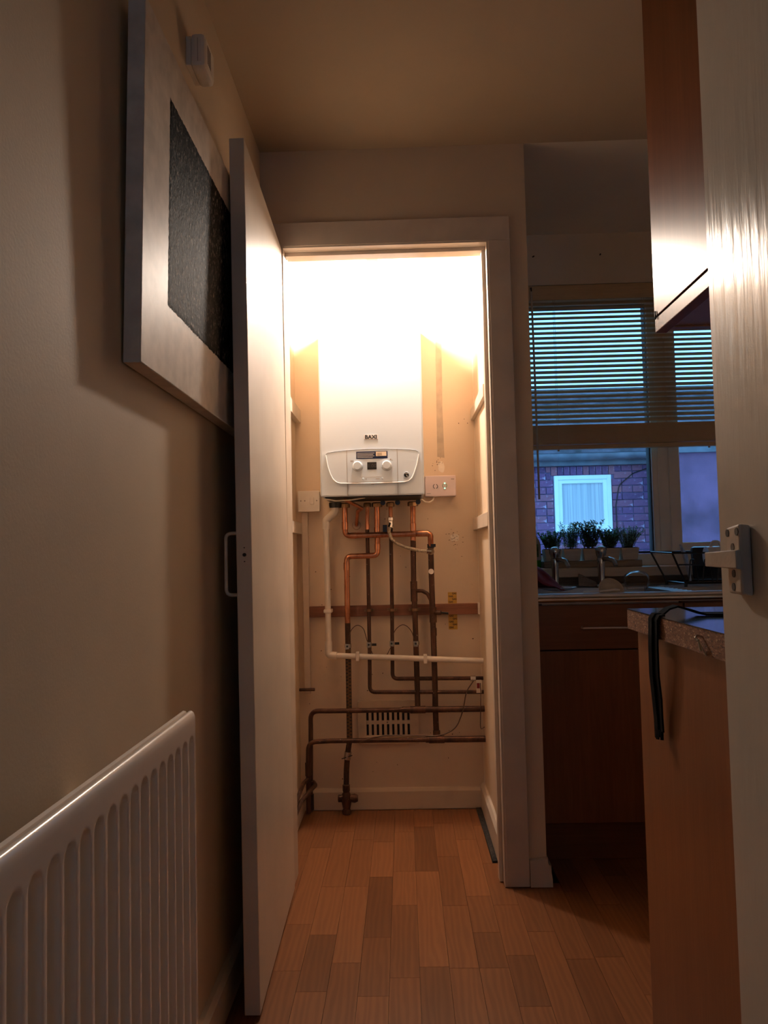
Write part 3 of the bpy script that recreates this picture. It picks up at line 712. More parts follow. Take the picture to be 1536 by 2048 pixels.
Tube('grey_cable', [(-.29, 2.93, BZ0 - .004), (-.25, 2.92, BZ0 - .013), (-.19, 2.92, BZ0 - .011), (-.14, 2.94, BZ0 - .002)], .003, 'cord_white', bo, .02, 8)

# pressure relief pipe into the wall
pr = thing('relief_pipe', 'short bent copper discharge pipe under the boiler entering a ring in the wall', 'pipe', (-.17, 3.1, 1.10))
Tube('copper_tube', [(-.216, 2.945, 1.2195), (-.157, 3.04, 1.1905), (-.176, 3.066, 1.182), (-.1855, 3.13, 1.134), (-.187, 3.158, 1.129)], .0072, 'copper', pr, .006)
Lathe('wall_ring', [(.018, 0), (.016, -.006), (.009, -.008)], (-.187, YB - .0005, 1.129), 'cupboard_wall', pr, 'y', 20)

# ------------------------------------------------------------------ control receiver right of the boiler
re_ = thing('control_receiver', 'pale heating control box with two round icons and a green light beside the boiler', 'control box', (.155, 3.14, 1.234))
Box('body', (.093, .218, 3.123, YB, 1.236, 1.320), 'plastic_lilac', re_, .004)
def arcs(cx, cz, r, mat, gaps):
    for a0, a1 in gaps: Tube('icon_ring', [(cx + r * math.cos(math.radians(a)), 3.1225, cz + r * math.sin(math.radians(a))) for a in range(a0, a1 + 1, 12)], .0011, mat, re_, 0, 5)
arcs(.135, 1.277, .0085, 'ink', ((-75, 69), (111, 255)))
arcs(.172, 1.279, .0085, 'leaf_mid', ((-60, 60), (120, 240)))
for (x, z) in ((.172, 1.2885), (.172, 1.2685)): Lathe('indicator_light', [(.003, 0), (.003, -.0015), (.001, -.002)], (x, 3.1228, z), 'green_led', re_, 'y', 10)
Lathe('indicator_light', [(.002, 0), (.002, -.001)], (.135, 3.1228, 1.267), 'spec_white', re_, 'y', 8)
Box('printed_mark', (.099, .115, 3.1222, 3.1235, 1.2475, 1.2495), 'grey_line', re_); Box('printed_mark', (.198, .211, 3.1222, 3.1235, 1.3035, 1.3065), 'grey_line', re_)
Box('icon_stem', (.1665, .1775, 3.1222, 3.1235, 1.2625, 1.2638), 'leaf_mid', re_)
tag(Tube('receiver_cable', [(.075, 3.08, 1.225), (.09, 3.10, 1.214), (.108, 3.11, 1.212), (.124, 3.13, 1.221), (.127, 3.14, 1.236)], .0035, 'cord_white', None, .012, 8), 'white cable looping under the control box to the boiler', 'cable')

# ------------------------------------------------------------------ fused spur, trunking
sp = thing('fused_switch', 'cream surface mounted switch box on the wall left of the boiler', 'switch', (-.375, 3.14, 1.187))
Box('back_box', (-.418, -.333, 3.128, YB, 1.189, 1.269), 'plastic_white', sp, .002)
Box('face_plate', (-.419, -.332, 3.121, 3.129, 1.187, 1.271), 'plastic_white', sp, .002)
Box('rocker', (-.371, -.354, 3.117, 3.122, 1.217, 1.244), 'plastic_white', sp, .0012)
for x in (-.407, -.391, -.343): Lathe('screw', [(.0026, 0), (.0026, -.0012)], (x, 3.121, 1.231), 'grey_line', sp, 'y', 10)
tag(Box('cable_trunking', (-.4085, -.3835, 3.144, YB, .459, 1.186), 'trunk_cream', None, .0015), 'white vertical cable trunking running down below the switch box', 'trunking')
tag(Tube('pipe_stub', [(-.428, 3.135, .477), (-.366, 3.135, .477)], .006, 'old_copper', None, 0, 10), 'short dull pipe stub crossing behind the foot of the white trunking', 'pipe')

# ------------------------------------------------------------------ shelf battens
def batten(x0, x1, y0, y1, z0, z1, label):
    return tag(Box('shelf_batten', (x0, x1, y0, y1, z0, z1), 'trim_white', None, .0015), label, 'batten', 'shelf battens on the cupboard sides')
batten(LX, -.407, 2.86, YB, 1.553, 1.606, 'upper cream shelf batten on the left side of the cupboard')
batten(LX, -.407, 2.80, YB, 1.098, 1.142, 'lower cream shelf batten on the left side of the cupboard beside the switch')
batten(.286, .302, 2.66, YB, 1.545, 1.588, 'upper cream shelf batten on the right side of the cupboard')
batten(.284, .302, 2.62, YB, 1.098, 1.146, 'lower cream shelf batten on the right side of the cupboard')
wb = thing('pipe_batten', 'brown timber rail across the cupboard wall that the pipes are clipped to', 'batten', (-.04, 3.15, .76))
Box('rail', (-.383, .296, 3.140, YB, .763, .806), 'batten_wood', wb, .0015)
Box('painted_end', (.292, .301, 3.1385, YB - .001, .762, .807), 'spec_white', wb, .001)

# gas tape on the wall
gt = thing('gas_tape', 'yellow tape strip with GAS printed on it on the wall behind the timber rail', 'tape', (.192, 3.159, .70))
for z0, z1 in ((.806, .851), (.702, .763)): Box('tape_strip', (.175, .2105, YB - .0012, YB - .0001, z0, z1), 'gas_yellow', gt)
for k in range(9):
    zz = (.8455 - k * .0112) if k < 4 else (.7560 - (k - 4) * .0115)
    text('printed_word', 'GAS', .0095, .2005 if k % 2 == (0 if k < 4 else 1) else .1865, YB - .0016, zz, 'ink', gt, depth=.0002, bold=.0003)

# ------------------------------------------------------------------ pipes
def fit_(par, p, d, L, r, mat='copper', seg=12, nm='fitting'):
    p, d = Vector(p), Vector(d).normalized(); return Tube(nm, [p - d * L / 2, p + d * L / 2], r, mat, par, 0, seg)
PY = 3.10; r22, r15 = .0112, .0078
# heating pipe looping right
p1 = thing('heating_pipe', 'copper pipe from the boiler crossing right and dropping past the filling valve', 'pipe', (0, PY, .29))
Tube('bright_run', [(-.229, PY - .012, 1.20), (-.229, PY - .012, 1.086), (.085, PY - .014, 1.088), (.109, PY - .014, 1.086), (.109, PY - .006, 1.03)], r22, 'copper', p1, .022)
Tube('dark_run', [(.109, PY - .006, 1.032), (.109, PY, .93), (.110, PY, .79), (.112, PY, .52), (.111, PY, .40), (.113, PY, .287)], r22 * 1.02, 'old_copper', p1, 0)
fit_(p1, (-.229, PY - .012, 1.126), (0, 0, 1), .03, r22 + .0013); fit_(p1, (-.195, PY - .012, 1.086), (1, 0, 0), .022, r22 + .0013); fit_(p1, (.075, PY - .014, 1.088), (1, 0, 0), .05, r22 + .0016)
va = fit_(p1, (.109, PY - .004, 1.038), (0, 0, 1), .016, r22 + .003, 'black_plastic', 12, 'lever_collar'); Box('lever', (.109, .128, PY - .02, PY - .012, 1.034, 1.046), 'black_plastic', va)
Lathe('filling_valve', [(.013, -.02), (.013, .008), (.009, .012)], (.109, PY - .008, 1.016), 'brass_dull', p1, 'y', 12)
Lathe('valve_cap', [(.0105, -.02), (.0105, .0)], (.1075, PY - .006, .938), 'spec_white', p1, 'y', 14)
dk = Tube('drain_cock', [(.112, PY, .775), (.143, PY - .008, .775)], .009, 'old_copper', p1, 0, 10); Tube('drain_nozzle', [(.143, PY - .008, .775), (.172, PY - .012, .772)], .0045, 'black_plastic', dk, 0, 8)
fit_(p1, (.1115, PY, .752), (0, 0, 1), .03, .0145, 'old_copper'); fit_(p1, (.112, PY, .70), (0, 0, 1), .03, .0125, 'old_copper'); fit_(p1, (.111, PY, .787), (0, 0, 1), .02, .0145, 'old_copper')
# hot water pipe
p2 = thing('hot_water_pipe', 'thin copper pipe dropping left of centre then turning right low down', 'pipe', (0, PY, .45))
Tube('bright_run', [(-.140, PY + .018, 1.20), (-.142, PY + .018, 1.11)], r15, 'copper', p2); Tube('dark_run', [(-.142, PY + .018, 1.112), (-.1425, PY + .018, .80), (-.143, PY + .01, .62), (-.1445, PY, .469), (.302, PY, .462)], r15, 'old_copper', p2, .022)
fit_(p2, (-.141, PY + .018, 1.12), (0, 0, 1), .02, r15 + .0012)
# gas pipe
p3 = thing('gas_pipe', 'copper gas pipe stepping left below the boiler, down to a floor cock', 'pipe', (-.2, PY, 0))
Tube('bright_run', [(-.101, PY + .002, 1.20), (-.102, PY + .002, 1.006), (-.226, PY + .002, 1.004), (-.227, PY + .002, .80), (-.227, PY + .002, .74)], r22, 'copper', p3, .02)
Tube('dark_run', [(-.227, PY + .002, .742), (-.227, PY, .64)], r22, 'old_copper', p3)
tp = Tube('taped_run', [(-.227, PY, .64), (-.228, PY, .28)], r22 * 1.03, 'gas_tape_wrap', p3)
b = NB(); zz = .605; kk = 0
while zz > .29:
    xx = -.2265 + (-.006 if kk % 2 else .005); box(b, xx - .004, xx + .004, PY - .0128, PY - .009, zz, zz + .004); zz -= .0068; kk += 1
finish('printed_mark', b, 'ink', tp)
Tube('lower_run', [(-.228, PY, .285), (-.238, PY, .225), (-.243, PY, .17), (-.245, PY, .095)], r22 * .98, 'old_copper', p3, .03)
fit_(p3, (-.102, PY + .002, 1.10), (0, 0, 1), .035, r22 + .0012); fit_(p3, (-.102, PY + .002, 1.04), (0, 0, 1), .02, r22 + .0012); fit_(p3, (-.2265, PY + .002, .965), (0, 0, 1), .03, r22 + .0012)
cl = fit_(p3, (-.237, PY, .225), (.17, 0, 1), .03, .0145, 'chrome', 10, 'earth_clamp'); Tube('clamp_screw', [(-.26, PY - .012, .215), (-.218, PY - .012, .228)], .002, 'dark', cl, 0, 6)
ck = Lathe('gas_cock', [(.016, 0), (.018, .012), (.014, .02), (.017, .035), (.020, .05), (.018, .075), (.013, .085), (.0145, .09), (.0145, .112), (.012, .114)], (-.245, PY - .005, .001), 'old_copper', p3, 'z', 10)
Lathe('cock_lug', [(.010, -.036), (.014, -.034), (.014, -.018), (.009, -.012), (.009, .012), (.014, .014), (.017, .030), (.012, .042)], (-.242, PY - .008, .062), 'old_copper', ck, 'x', 10)
# cold pipe
p4 = thing('cold_water_pipe', 'thin dark pipe in the centre with an isolating valve turning right above the vent', 'pipe', (0, PY, .5))
Tube('bright_run', [(-.047, PY + .01, 1.20), (-.047, PY + .006, 1.13)], r15, 'copper', p4); Tube('dark_run', [(-.0475, PY + .006, 1.132), (-.050, PY + .012, .80), (-.053, PY + .012, .60), (-.0545, PY + .004, .519), (.302, PY + .004, .515)], r15, 'old_copper', p4, .022)
iv = Lathe('isolating_valve', [(.008, -.022), (.012, -.02), (.012, -.008), (.0095, -.004), (.0095, .006), (.012, .008), (.012, .02), (.008, .022)], (-.0475, PY + .004, 1.135), 'chrome', p4, 'z', 8)
Box('valve_handle', (-.079, -.062, PY - .012, PY - .006, 1.098, 1.126), 'black_plastic', p4)
# return pipe
p5 = thing('return_pipe', 'dark copper pipe right of centre dropping to the long pipe above the vent', 'pipe', (.04, PY, .4))
Tube('bright_run', [(.042, PY + .014, 1.20), (.040, PY + .014, 1.06)], r22, 'copper', p5); Tube('dark_run', [(.040, PY + .014, 1.062), (.038, PY + .012, .88), (.040, PY + .01, .79), (.042, PY + .004, .55), (.042, PY, .405)], r22, 'old_copper', p5)
fit_(p5, (.0385, PY + .012, .885), (0, 0, 1), .03, .0142, 'old_copper'); fit_(p5, (.0385, PY + .012, .845), (0, 0, 1), .05, .0138, 'old_copper'); fit_(p5, (.0415, PY + .014, 1.115), (0, 0, 1), .03, r22 + .0012)
Tube('bypass_bend', [(.045, PY + .008, .862), (.070, PY + .004, .862), (.092, PY + .002, .850), (.104, PY, .825), (.106, PY, .785)], .0075, 'old_copper', p5, .02)
# filling loop hose
fl = thing('filling_hose', 'pale braided hose curving from the middle pipe to the right hand valve', 'hose', (.03, 3.07, 1.0))
Tube('braid', [(-.048, PY - .012, 1.125), (-.056, PY - .022, 1.100), (-.046, PY - .026, 1.070), (-.020, PY - .028, 1.048), (.020, PY - .028, 1.032), (.060, PY - .028, 1.022), (.100, PY - .028, 1.016)], .0068, 'hose', fl, .03)
fit_(fl, (-.0485, PY - .012, 1.122), (-.3, -.3, -1), .016, .0095, 'chrome', 8, 'hose_nut'); fit_(fl, (.101, PY - .026, 1.016), (1, 0, -.1), .018, .0095, 'chrome', 8, 'hose_nut')
# long low pipes
h1 = thing('upper_floor_pipe', 'long old copper pipe crossing just above the vent with a bend at the left', 'pipe', (0, PY, .0))
Tube('run', [(-.386, PY - .006, .012), (-.380, PY - .004, .33), (-.380, PY - .004, .401), (-.30, PY - .012, .401), (.302, PY - .012, .399)], .0092, 'old_copper', h1, .045)
Tube('wide_run', [(-.02, PY - .012, .4005), (.302, PY - .012, .399)], .0118, 'old_copper', h1); fit_(h1, (.042, PY - .012, .400), (1, 0, 0), .06, .0142, 'old_copper'); fit_(h1, (-.385, PY - .006, .05), (0, 0, 1), .06, .0125, 'dark')
h2 = thing('lower_floor_pipe', 'long old copper pipe crossing below the vent slots with a bend at the left', 'pipe', (0, PY, .0))
Tube('run', [(-.392, PY - .022, .012), (-.390, PY - .022, .22), (-.388, PY - .02, .284), (-.30, PY - .016, .286), (.302, PY - .012, .283)], .0092, 'old_copper', h2, .05)
Tube('wide_run', [(.07, PY - .013, .2845), (.302, PY - .012, .283)], .0122, 'old_copper', h2); fit_(h2, (.113, PY - .012, .284), (1, 0, 0), .06, .0148, 'old_copper'); fit_(h2, (.1135, PY - .006, .302), (0, 0, 1), .03, .0142, 'old_copper'); fit_(h2, (-.391, PY - .022, .18), (0, 0, 1), .05, .0115, 'old_copper')
tag(Tube('wall_pipe', [(-.388, 3.085, .144), (-.404, 3.03, .140), (-.409, 2.80, .118), (-.409, 2.56, .112)], .008, 'old_copper', None, .02), 'upper dull pipe turning from the corner along the left skirting', 'pipe')
tag(Tube('wall_pipe', [(-.372, 3.082, .130), (-.360, 3.06, .124), (-.374, 3.02, .118), (-.400, 2.92, .104), (-.402, 2.56, .099)], .008, 'old_copper', None, .02), 'lower dull pipe looping in front of the corner pipes along the left skirting', 'pipe')
# condensate
cd = thing('condensate_pipe', 'white plastic waste pipe dropping left of the boiler and crossing to the right', 'pipe', (-.1, 3.08, .58))
Tube('upper_elbow', [(-.266, 3.08, 1.222), (-.267, 3.085, 1.183), (-.304, 3.10, 1.150), (-.305, 3.10, 1.115)], .0152, 'pipe_white', cd, .012)
Tube('down_pipe', [(-.305, 3.10, 1.125), (-.304, 3.10, .80), (-.3025, 3.09, .628)], .0118, 'pipe_white', cd)
Tube('lower_elbow', [(-.3032, 3.09, .672), (-.303, 3.085, .619), (-.270, 3.08, .6165)], .0145, 'pipe_white', cd, .012)
Tube('cross_pipe', [(-.285, 3.08, .6175), (.302, 3.08, .5855)], .0112, 'pipe_white', cd)
for x, z in ((-.189, .6125), (.076, .5978)): Box('pipe_clip', (x - .007, x + .007, 3.064, 3.10, z - .017, z + .017), 'pipe_white', cd, .003)
Box('pipe_clip', (-.3205, -.2875, 3.085, 3.14, .783, .797), 'pipe_white', cd, .003)
# clips on the rail
for nm, x, rr, lab in (('pipe_clip', -.1425, .0098, 'dull clip holding the thin left pipe on the timber rail'), ('pipe_clip', -.0505, .0098, 'dull clip holding the thin middle pipe on the timber rail'), ('pipe_clip', .040, .014, 'dull clip holding the thick right pipe on the timber rail')):
    b = NB(); zc = .788; yc = {-.1425: PY + .018, -.0505: PY + .012, .040: PY + .01}[x]
    lathe(b, [(rr, -.005), (rr, .005)], (x, yc, zc), 'z', 14); box(b, x - rr - .010, x + rr + .010, 3.134, 3.1405, zc - .005, zc + .005)
    tag(finish(nm, b, 'brass_dull', None, 35), lab, 'pipe clip', 'clips on the timber rail')
# earth clamps and wires
def clamp(x, y, z, r, side, label):
    t = thing('earth_clamp', label, 'clamp', (x, y - r, z - .02), 'earth clamps on the pipes')
    fit_(t, (x, y, z), (0, 0, 1), .014, r + .0025, 'chrome', 12, 'strap'); Box('terminal', (x - .010, x + .006, y - r - .012, y - r, z - .012, z + .010), 'chrome', t, .001)
    Lathe('screw_head', [(.004, 0), (.004, -.003)], (x - .002, y - r - .011, z), 'dark', t, 'y', 8)
    if side: Box('tag', (x + .010, x + .028, y - r - .004, y - r + .0, z - .006, z + .004), 'black_plastic', t, .001)
clamp(-.227, PY, .652, r22, 0, 'metal earth clamp on the taped gas pipe above the white pipe')
clamp(-.143, PY + .012, .655, r15, 1, 'metal earth clamp with a black tag on the thin left pipe')
clamp(-.0525, PY + .012, .658, r15, 1, 'metal earth clamp with a black tag on the thin middle pipe')
clamp(.042, PY + .006, .657, r22, 0, 'metal earth clamp on the thick right pipe')
def wire(pts, label, r=.0016, mat='earth_wire'): return tag(Tube('earth_wire', pts, r, mat, None, .2, 6), label, 'wire')
wire([(-.224, PY - .02, .665), (-.215, PY - .02, .715), (-.188, PY - .02, .738), (-.163, PY - .018, .722), (-.150, PY - .01, .668)], 'thin brown wire arching between the gas pipe and the thin left pipe')
wire([(-.052, PY - .014, .668), (-.044, PY - .018, .710), (-.008, PY - .02, .738), (.024, PY - .02, .712), (.036, PY - .018, .668)], 'thin brown wire arching between the thin middle pipe and the thick right pipe')
wire([(-.140, PY - .01, .645), (-.128, PY - .012, .612), (-.098, PY - .012, .593), (-.075, PY - .012, .612), (-.056, PY - .012, .648)], 'thin brown wire drooping behind the white crossing pipe')
wire([(-.186, PY - .03, .281), (-.15, 3.062, .298), (-.09, 3.06, .308), (.02, 3.058, .306), (.13, 3.06, .304), (.19, 3.065, .33), (.218, 3.07, .40), (.232, 3.075, .47), (.262, 3.085, .508)], 'brown wire trailing over the vent and climbing to the right hand pipes', .0026)
wire([(.288, PY - .02, .50), (.288, 3.07, .46), (.281, 3.06, .34), (.284, 3.06, .326), (.298, 3.065, .334)], 'thin wire hanging down at the right wall below a red tag')
tt = thing('earth_label', 'small metal clamp with a red label at the right end of the middle pipe', 'label', (.285, 3.09, .45))
fit_(tt, (.262, PY + .004, .515), (1, 0, 0), .02, .011, 'chrome', 10, 'clamp'); Box('metal_tag', (.272, .292, 3.080, 3.082, .462, .512), 'spec_white', tt); Box('red_tag', (.274, .285, 3.0785, 3.080, .480, .500), 'red_cloth', tt)

# ------------------------------------------------------------------ vent
vt = thing('wall_vent', 'cream slotted ventilation grille low on the cupboard back wall', 'vent', (-.076, 3.155, .254))
VX0, VX1, VZ0, VZ1 = -.197, .045, .256, .425
rectframe('plate', VX0, VX1, VZ0, VZ1, .033, 3.146, YB - .0002, 'vent_cream', vt, .001)
xs0 = -.1635; pv = .02045; sw = .0092
for k in range(10):
    a = xs0 + sw + pv * (k - 1); c = xs0 + pv * k
    if k == 0: a = VX0 + .03
    if k == 9: c = VX1 - .03
    Box('bar', (a, c, 3.149, YB - .003, VZ0 + .03, VZ1 - .03), 'vent_cream', vt)
Box('cross_bar', (VX0 + .03, VX1 - .03, 3.1485, YB - .003, .333, .347), 'vent_cream', vt)
Box('dark_backing', (VX0 + .02, VX1 - .02, YB - .0028, YB - .0004, VZ0 + .02, VZ1 - .02), 'dark', vt)  # dark sheet stands in for the unlit depth behind the slots
Lathe('screw', [(.003, 0), (.003, -.0015)], (-.08, 3.1485, .340), 'grey_line', vt, 'y', 8)

# ------------------------------------------------------------------ kitchen: sink run
SZ = .87
su = thing('sink_cabinet', 'beech base cabinet under the sink with a drawer front and bar handle', 'cabinet', (.67, 2.85, 0))
b = NB(); box(b, .430, .446, 2.59, 3.14, .13, .835); box(b, .446, .907, 2.59, 3.14, .13, .146); box(b, .446, .907, 3.125, 3.14, .146, .69); finish('carcass', b, 'beech', su)
dr = Box('drawer_front', (.432, .904, 2.571, 2.589, .688, .832), 'beech_h', su, .0015)
Tube('bar_handle', [(.575, 2.571, .759), (.575, 2.548, .759), (.800, 2.548, .757), (.800, 2.571, .757)], .004, 'steel', dr, .003)
Box('cabinet_door', (.432, .904, 2.571, 2.589, .134, .684), 'beech', su, .0015)
Box('plinth', (.414, .905, 2.625, 2.64, .001, .13), 'beech_h', su)
s2 = thing('corner_cabinet', 'dark beech base cabinet to the right of the sink cabinet', 'cabinet', (1.4, 2.85, 0))
Box('carcass', (.908, 1.94, 2.59, 3.14, .13, .835), 'beech', s2)
Box('drawer_front', (.910, 1.40, 2.571, 2.589, .688, .832), 'beech_h', s2, .0015); Box('cabinet_door', (.910, 1.40, 2.571, 2.589, .134, .684), 'beech', s2, .0015); Box('cabinet_door', (1.404, 1.93, 2.571, 2.589, .134, .832), 'beech', s2, .0015)
Box('plinth', (.908, 1.94, 2.625, 2.64, .001, .13), 'beech_h', s2)
sk_ = thing('kitchen_sink', 'stainless steel sink and ridged drainer set along the window wall', 'sink', (1.15, 2.85, .838))
b = NB(); prism(b, [(2.553, .840), (3.145, .840), (3.145, .866), (2.580, .866), (2.574, .870), (2.560, .870), (2.554, .866), (2.551, .858)], .9, 1.94, 'yz')
prism(b, [(2.553, .840), (2.62, .840), (2.62, .866), (2.580, .866), (2.574, .870), (2.560, .870), (2.554, .866), (2.551, .858)], .414, .9, 'yz')
box(b, .414, .9, 2.96, 3.145, .840, .866); box(b, .414, .46, 2.62, 2.96, .840, .866); finish('steel_top', b, 'steel', sk_, 30)
b = NB(); box(b, .46, .9, 2.62, 2.96, .70, .705); box(b, .455, .46, 2.615, 2.965, .70, .845); box(b, .9, .905, 2.615, 2.965, .70, .845); box(b, .455, .905, 2.612, 2.62, .70, .845); box(b, .455, .905, 2.96, 2.968, .70, .845)
finish('bowl', b, 'steel', sk_)
for k in range(9): Tube('drainer_ridge', [(.96, 2.64 + k * .045, .866), (1.75, 2.64 + k * .045, .866)], .004, 'steel', sk_, 0, 6)
b = NB(); tube(b, [(.414, 2.556, .851), (1.94, 2.556, .851)], .0105, 10); finish('rolled_edge', b, 'chrome', sk_, 40)

def tap(x, label):
    t = thing('pillar_tap', label, 'tap', (x, 2.98, .866), 'sink taps')
    Lathe('body', [(.024, 0), (.024, .006), (.015, .012), (.013, .05), (.0145, .08), (.017, .105), (.015, .112)], (x, 2.985, .866), 'chrome', t, 'z', 18)
    Tube('spout', [(x + .006, 2.98, .973), (x + .016, 2.95, .976), (x + .026, 2.90, .968), (x + .029, 2.885, .948)], [.010, .0095, .009, .0085], 'chrome', t, 0, 12)
    Lathe('tap_head', [(.013, 0), (.017, .008), (.0215, .022), (.0225, .034), (.020, .039), (.014, .041)], (x + .001, 2.985, .977), 'chrome', t, 'z', 10)
    Lathe('head_cap', [(.0185, -.004), (.0185, 0), (.017, .003), (.014, .0058), (.009, .0082), (.003, .0092)], (x + .001, 2.985, 1.0145), 'mirror_chrome', t, 'z', 16)
tap(.575, 'chrome pillar tap nearest the wall corner, left of the two'); tap(.749, 'chrome pillar tap in front of the middle herb pots, right of the two')

# ------------------------------------------------------------------ sill things
tray = tag(finish('herb_tray', box(NB(), .551, .935, 3.085, 3.165, .9405, .966, .002), 'tray_wood', None, 20), 'knotty dark wooden plank tray holding the row of herb pots', 'tray')
def potted(cx, kind, label):
    t = thing('potted_herb', label, 'potted plant', (cx, 3.124, .9665), 'herbs on the window sill')
    b = NB(); zt, zb = 1.014, .9668; a, c = .0352, .0285
    hexa(b, [(cx - c, 3.124 - c, zb), (cx + c, 3.124 - c, zb), (cx + c, 3.124 + c, zb), (cx - c, 3.124 + c, zb), (cx - a, 3.124 - a, zt), (cx + a, 3.124 - a, zt), (cx + a, 3.124 + a, zt), (cx - a, 3.124 + a, zt)], .002)
    finish('pot', b, 'pot_wood', t, 20)
    Box('soil', (cx - .030, cx + .030, 3.094, 3.154, 1.0135, 1.0165), 'soil', t)
    sb, lb, lb2 = NB(), NB(), NB()
    rr = random.Random(kind * 17 + 3)
    spec = {0: (48, .075, .038, .012, .010, .6), 1: (30, .105, .028, .020, .0045, .28), 2: (34, .112, .034, .019, .008, .5), 3: (60, .080, .042, .012, .008, .65), 4: (80, .088, .055, .010, .005, .75)}[kind]
    ns, hh, sp_, ll, lw, lean = spec
    for s in range(ns):
        a = rr.uniform(0, 6.283); rad = rr.uniform(0, .024); p = Vector((cx + rad * math.cos(a), 3.124 + rad * math.sin(a), 1.014)); H = hh * rr.uniform(.55, 1)
        dx = Vector((math.cos(a), math.sin(a), 0)) * lean * rr.uniform(.1, 1)
        if kind == 4 and s < 4: dx = Vector((1.25, -.1, 0)) * rr.uniform(.7, 1); H *= .95
        tip = p + (Vector((0, 0, 1)) + dx) * H
        if tip.y > 3.195: tip.y = 3.195
        tube(sb, [p, (p + tip) / 2 + Vector((0, 0, H * .06)), tip], .0009, 4, False)
        nl = int(H / .0052) + 3
        for q in range(nl):
            tq = (q + 1) / nl; pos = p.lerp(tip, tq) + Vector((0, 0, H * .06 * 4 * tq * (1 - tq)))
            for w_ in range(2):
                an = rr.uniform(0, 6.283); up = rr.uniform(.15, .9); d = Vector((math.cos(an), math.sin(an), up)).normalized(); L = ll * rr.uniform(.6, 1.2) * (1.1 - .4 * tq)
                sd = d.cross(Vector((rr.uniform(-.3, .3), rr.uniform(-.3, .3), 1))).normalized() * lw * rr.uniform(.6, 1)
                m = pos + d * L * .5; B_ = lb if rr.random() < .6 else lb2
                vs = [B_.verts.new(v) for v in (pos, m + sd * .5, pos + d * L, m - sd * .5)]; B_.faces.new(vs)
    mats = {0: ('leaf_dark', 'leaf_mid'), 1: ('leaf_mid', 'leaf_dark'), 2: ('leaf_purple', 'leaf_dark'), 3: ('leaf_dark', 'leaf_mid'), 4: ('leaf_pale', 'leaf_mid')}[kind]
    f = finish('foliage', lb, mats[0], t); finish('leaf_tips', lb2, mats[1], f); finish('stems', sb, 'stem', t)
potted(.591, 0, 'bushy dark green herb, first pot on the left of the tray'); potted(.666, 1, 'upright spiky rosemary like herb, second pot from the left'); potted(.742, 2, 'tall dark spiky herb in the middle pot')
potted(.818, 3, 'low rounded herb, fourth pot from the left'); potted(.892, 4, 'pale feathery herb with a drooping sprig, last pot on the right')
# washing-up bottle
wu = thing('soap_bottle', 'clear washing up bottle with a green base behind the red cloth', 'bottle', (.516, 3.10, .94))
Lathe('bottle_body', [(.033, .032), (.033, .09), (.028, .11), (.012, .135), (.010, .15)], (.512, 3.11, .9405), 'bottle_clear', wu, 'z', 20); Lathe('liquid', [(.030, 0), (.0325, .006), (.0325, .032)], (.512, 3.11, .9405), 'liquid_green', wu, 'z', 20); Lathe('cap', [(.012, 0), (.012, .016), (.006, .022)], (.512, 3.11, 1.0905), 'dark_board', wu, 'z', 12)
Prism('printed_label', [(.487, .985), (.530, .985), (.530, 1.035), (.487, 1.04)], 3.0755, 3.0775, 'leaf_dark', wu)
tag(Tube('garden_cane', [(.518, 3.19, 1.11), (.556, 3.19, .985)], .0035, 'cup_white', None, 0, 6), 'pale thin stick leaning against the window behind the soap bottle', 'stick')
# dark wedge on sill
tag(finish('dark_wedge', hexa(NB(), [(.672, 3.03, .872), (.735, 3.01, .868), (.74, 3.05, .868), (.68, 3.07, .872), (.672, 3.03, .917), (.735, 3.01, .886), (.74, 3.05, .886), (.68, 3.07, .921)], .001), 'tray_wood', None, 20), 'dark wedge leaning behind the right hand tap', 'wedge_piece')

# red cloth: draped rumpled sheet
b = NB(); nx_, ny2 = 22, 14; g = []
for i in range(nx_ + 1):
    r = []
    for j in range(ny2 + 1):
        u, v = i / nx_, j / ny2; x = .425 + .125 * u; y = 2.70 + .20 * v
        h = .125 * max(0, 1 - u * 1.02) ** .9 * math.sin(math.pi * min(1, v * .9 + .08)) + .010 * math.sin(9 * u + 5 * v) * (1 - u) + .006 * math.sin(14 * v + 4 * u)
        r.append(b.verts.new((x + .006 * math.sin(8 * v), y, .872 + max(.0, h) + .004)))
    g.append(r)
for a, c in zip(g, g[1:]):
    for j in range(ny2): b.faces.new((a[j], a[j + 1], c[j + 1], c[j]))
o = finish('dish_cloth', b, 'red_cloth', None, 80); md = o.modifiers.new('thick', 'SOLIDIFY'); md.thickness = .003
tag(o, 'crumpled dark red cloth heaped on the sink beside the wall corner', 'cloth')
# bowl standing tilted, white utensil, saucer
b = NB(); lathe(b, [(.012, 0), (.026, .004), (.040, .014), (.044, .020), (.042, .020), (.037, .014), (.025, .007), (.004, .005)], (0, 0, 0), 'z', 28)
bmesh.ops.rotate(b, verts=b.verts[:], cent=(0, 0, 0), matrix=Matrix.Rotation(math.radians(62), 3, 'X') @ Matrix.Identity(3)); bmesh.ops.rotate(b, verts=b.verts[:], cent=(0, 0, 0), matrix=Matrix.Rotation(math.radians(18), 3, 'Y')); bmesh.ops.translate(b, verts=b.verts[:], vec=(.676, 2.60, .868))
for v in b.verts: v.co.z = max(v.co.z, .8475)
tag(finish('small_bowl', b, 'ceramic_cream', None, 40), 'small cream bowl tipped on its side in the sink in front of the right tap', 'bowl')
tag(Tube('spatula', [(.585, 2.575, .8735), (.64, 2.578, .8745), (.690, 2.58, .879), (.705, 2.58, .877)], [.003, .003, .005, .004], 'cup_white', None, 0, 8), 'thin white handled utensil lying along the sink front edge', 'utensil')
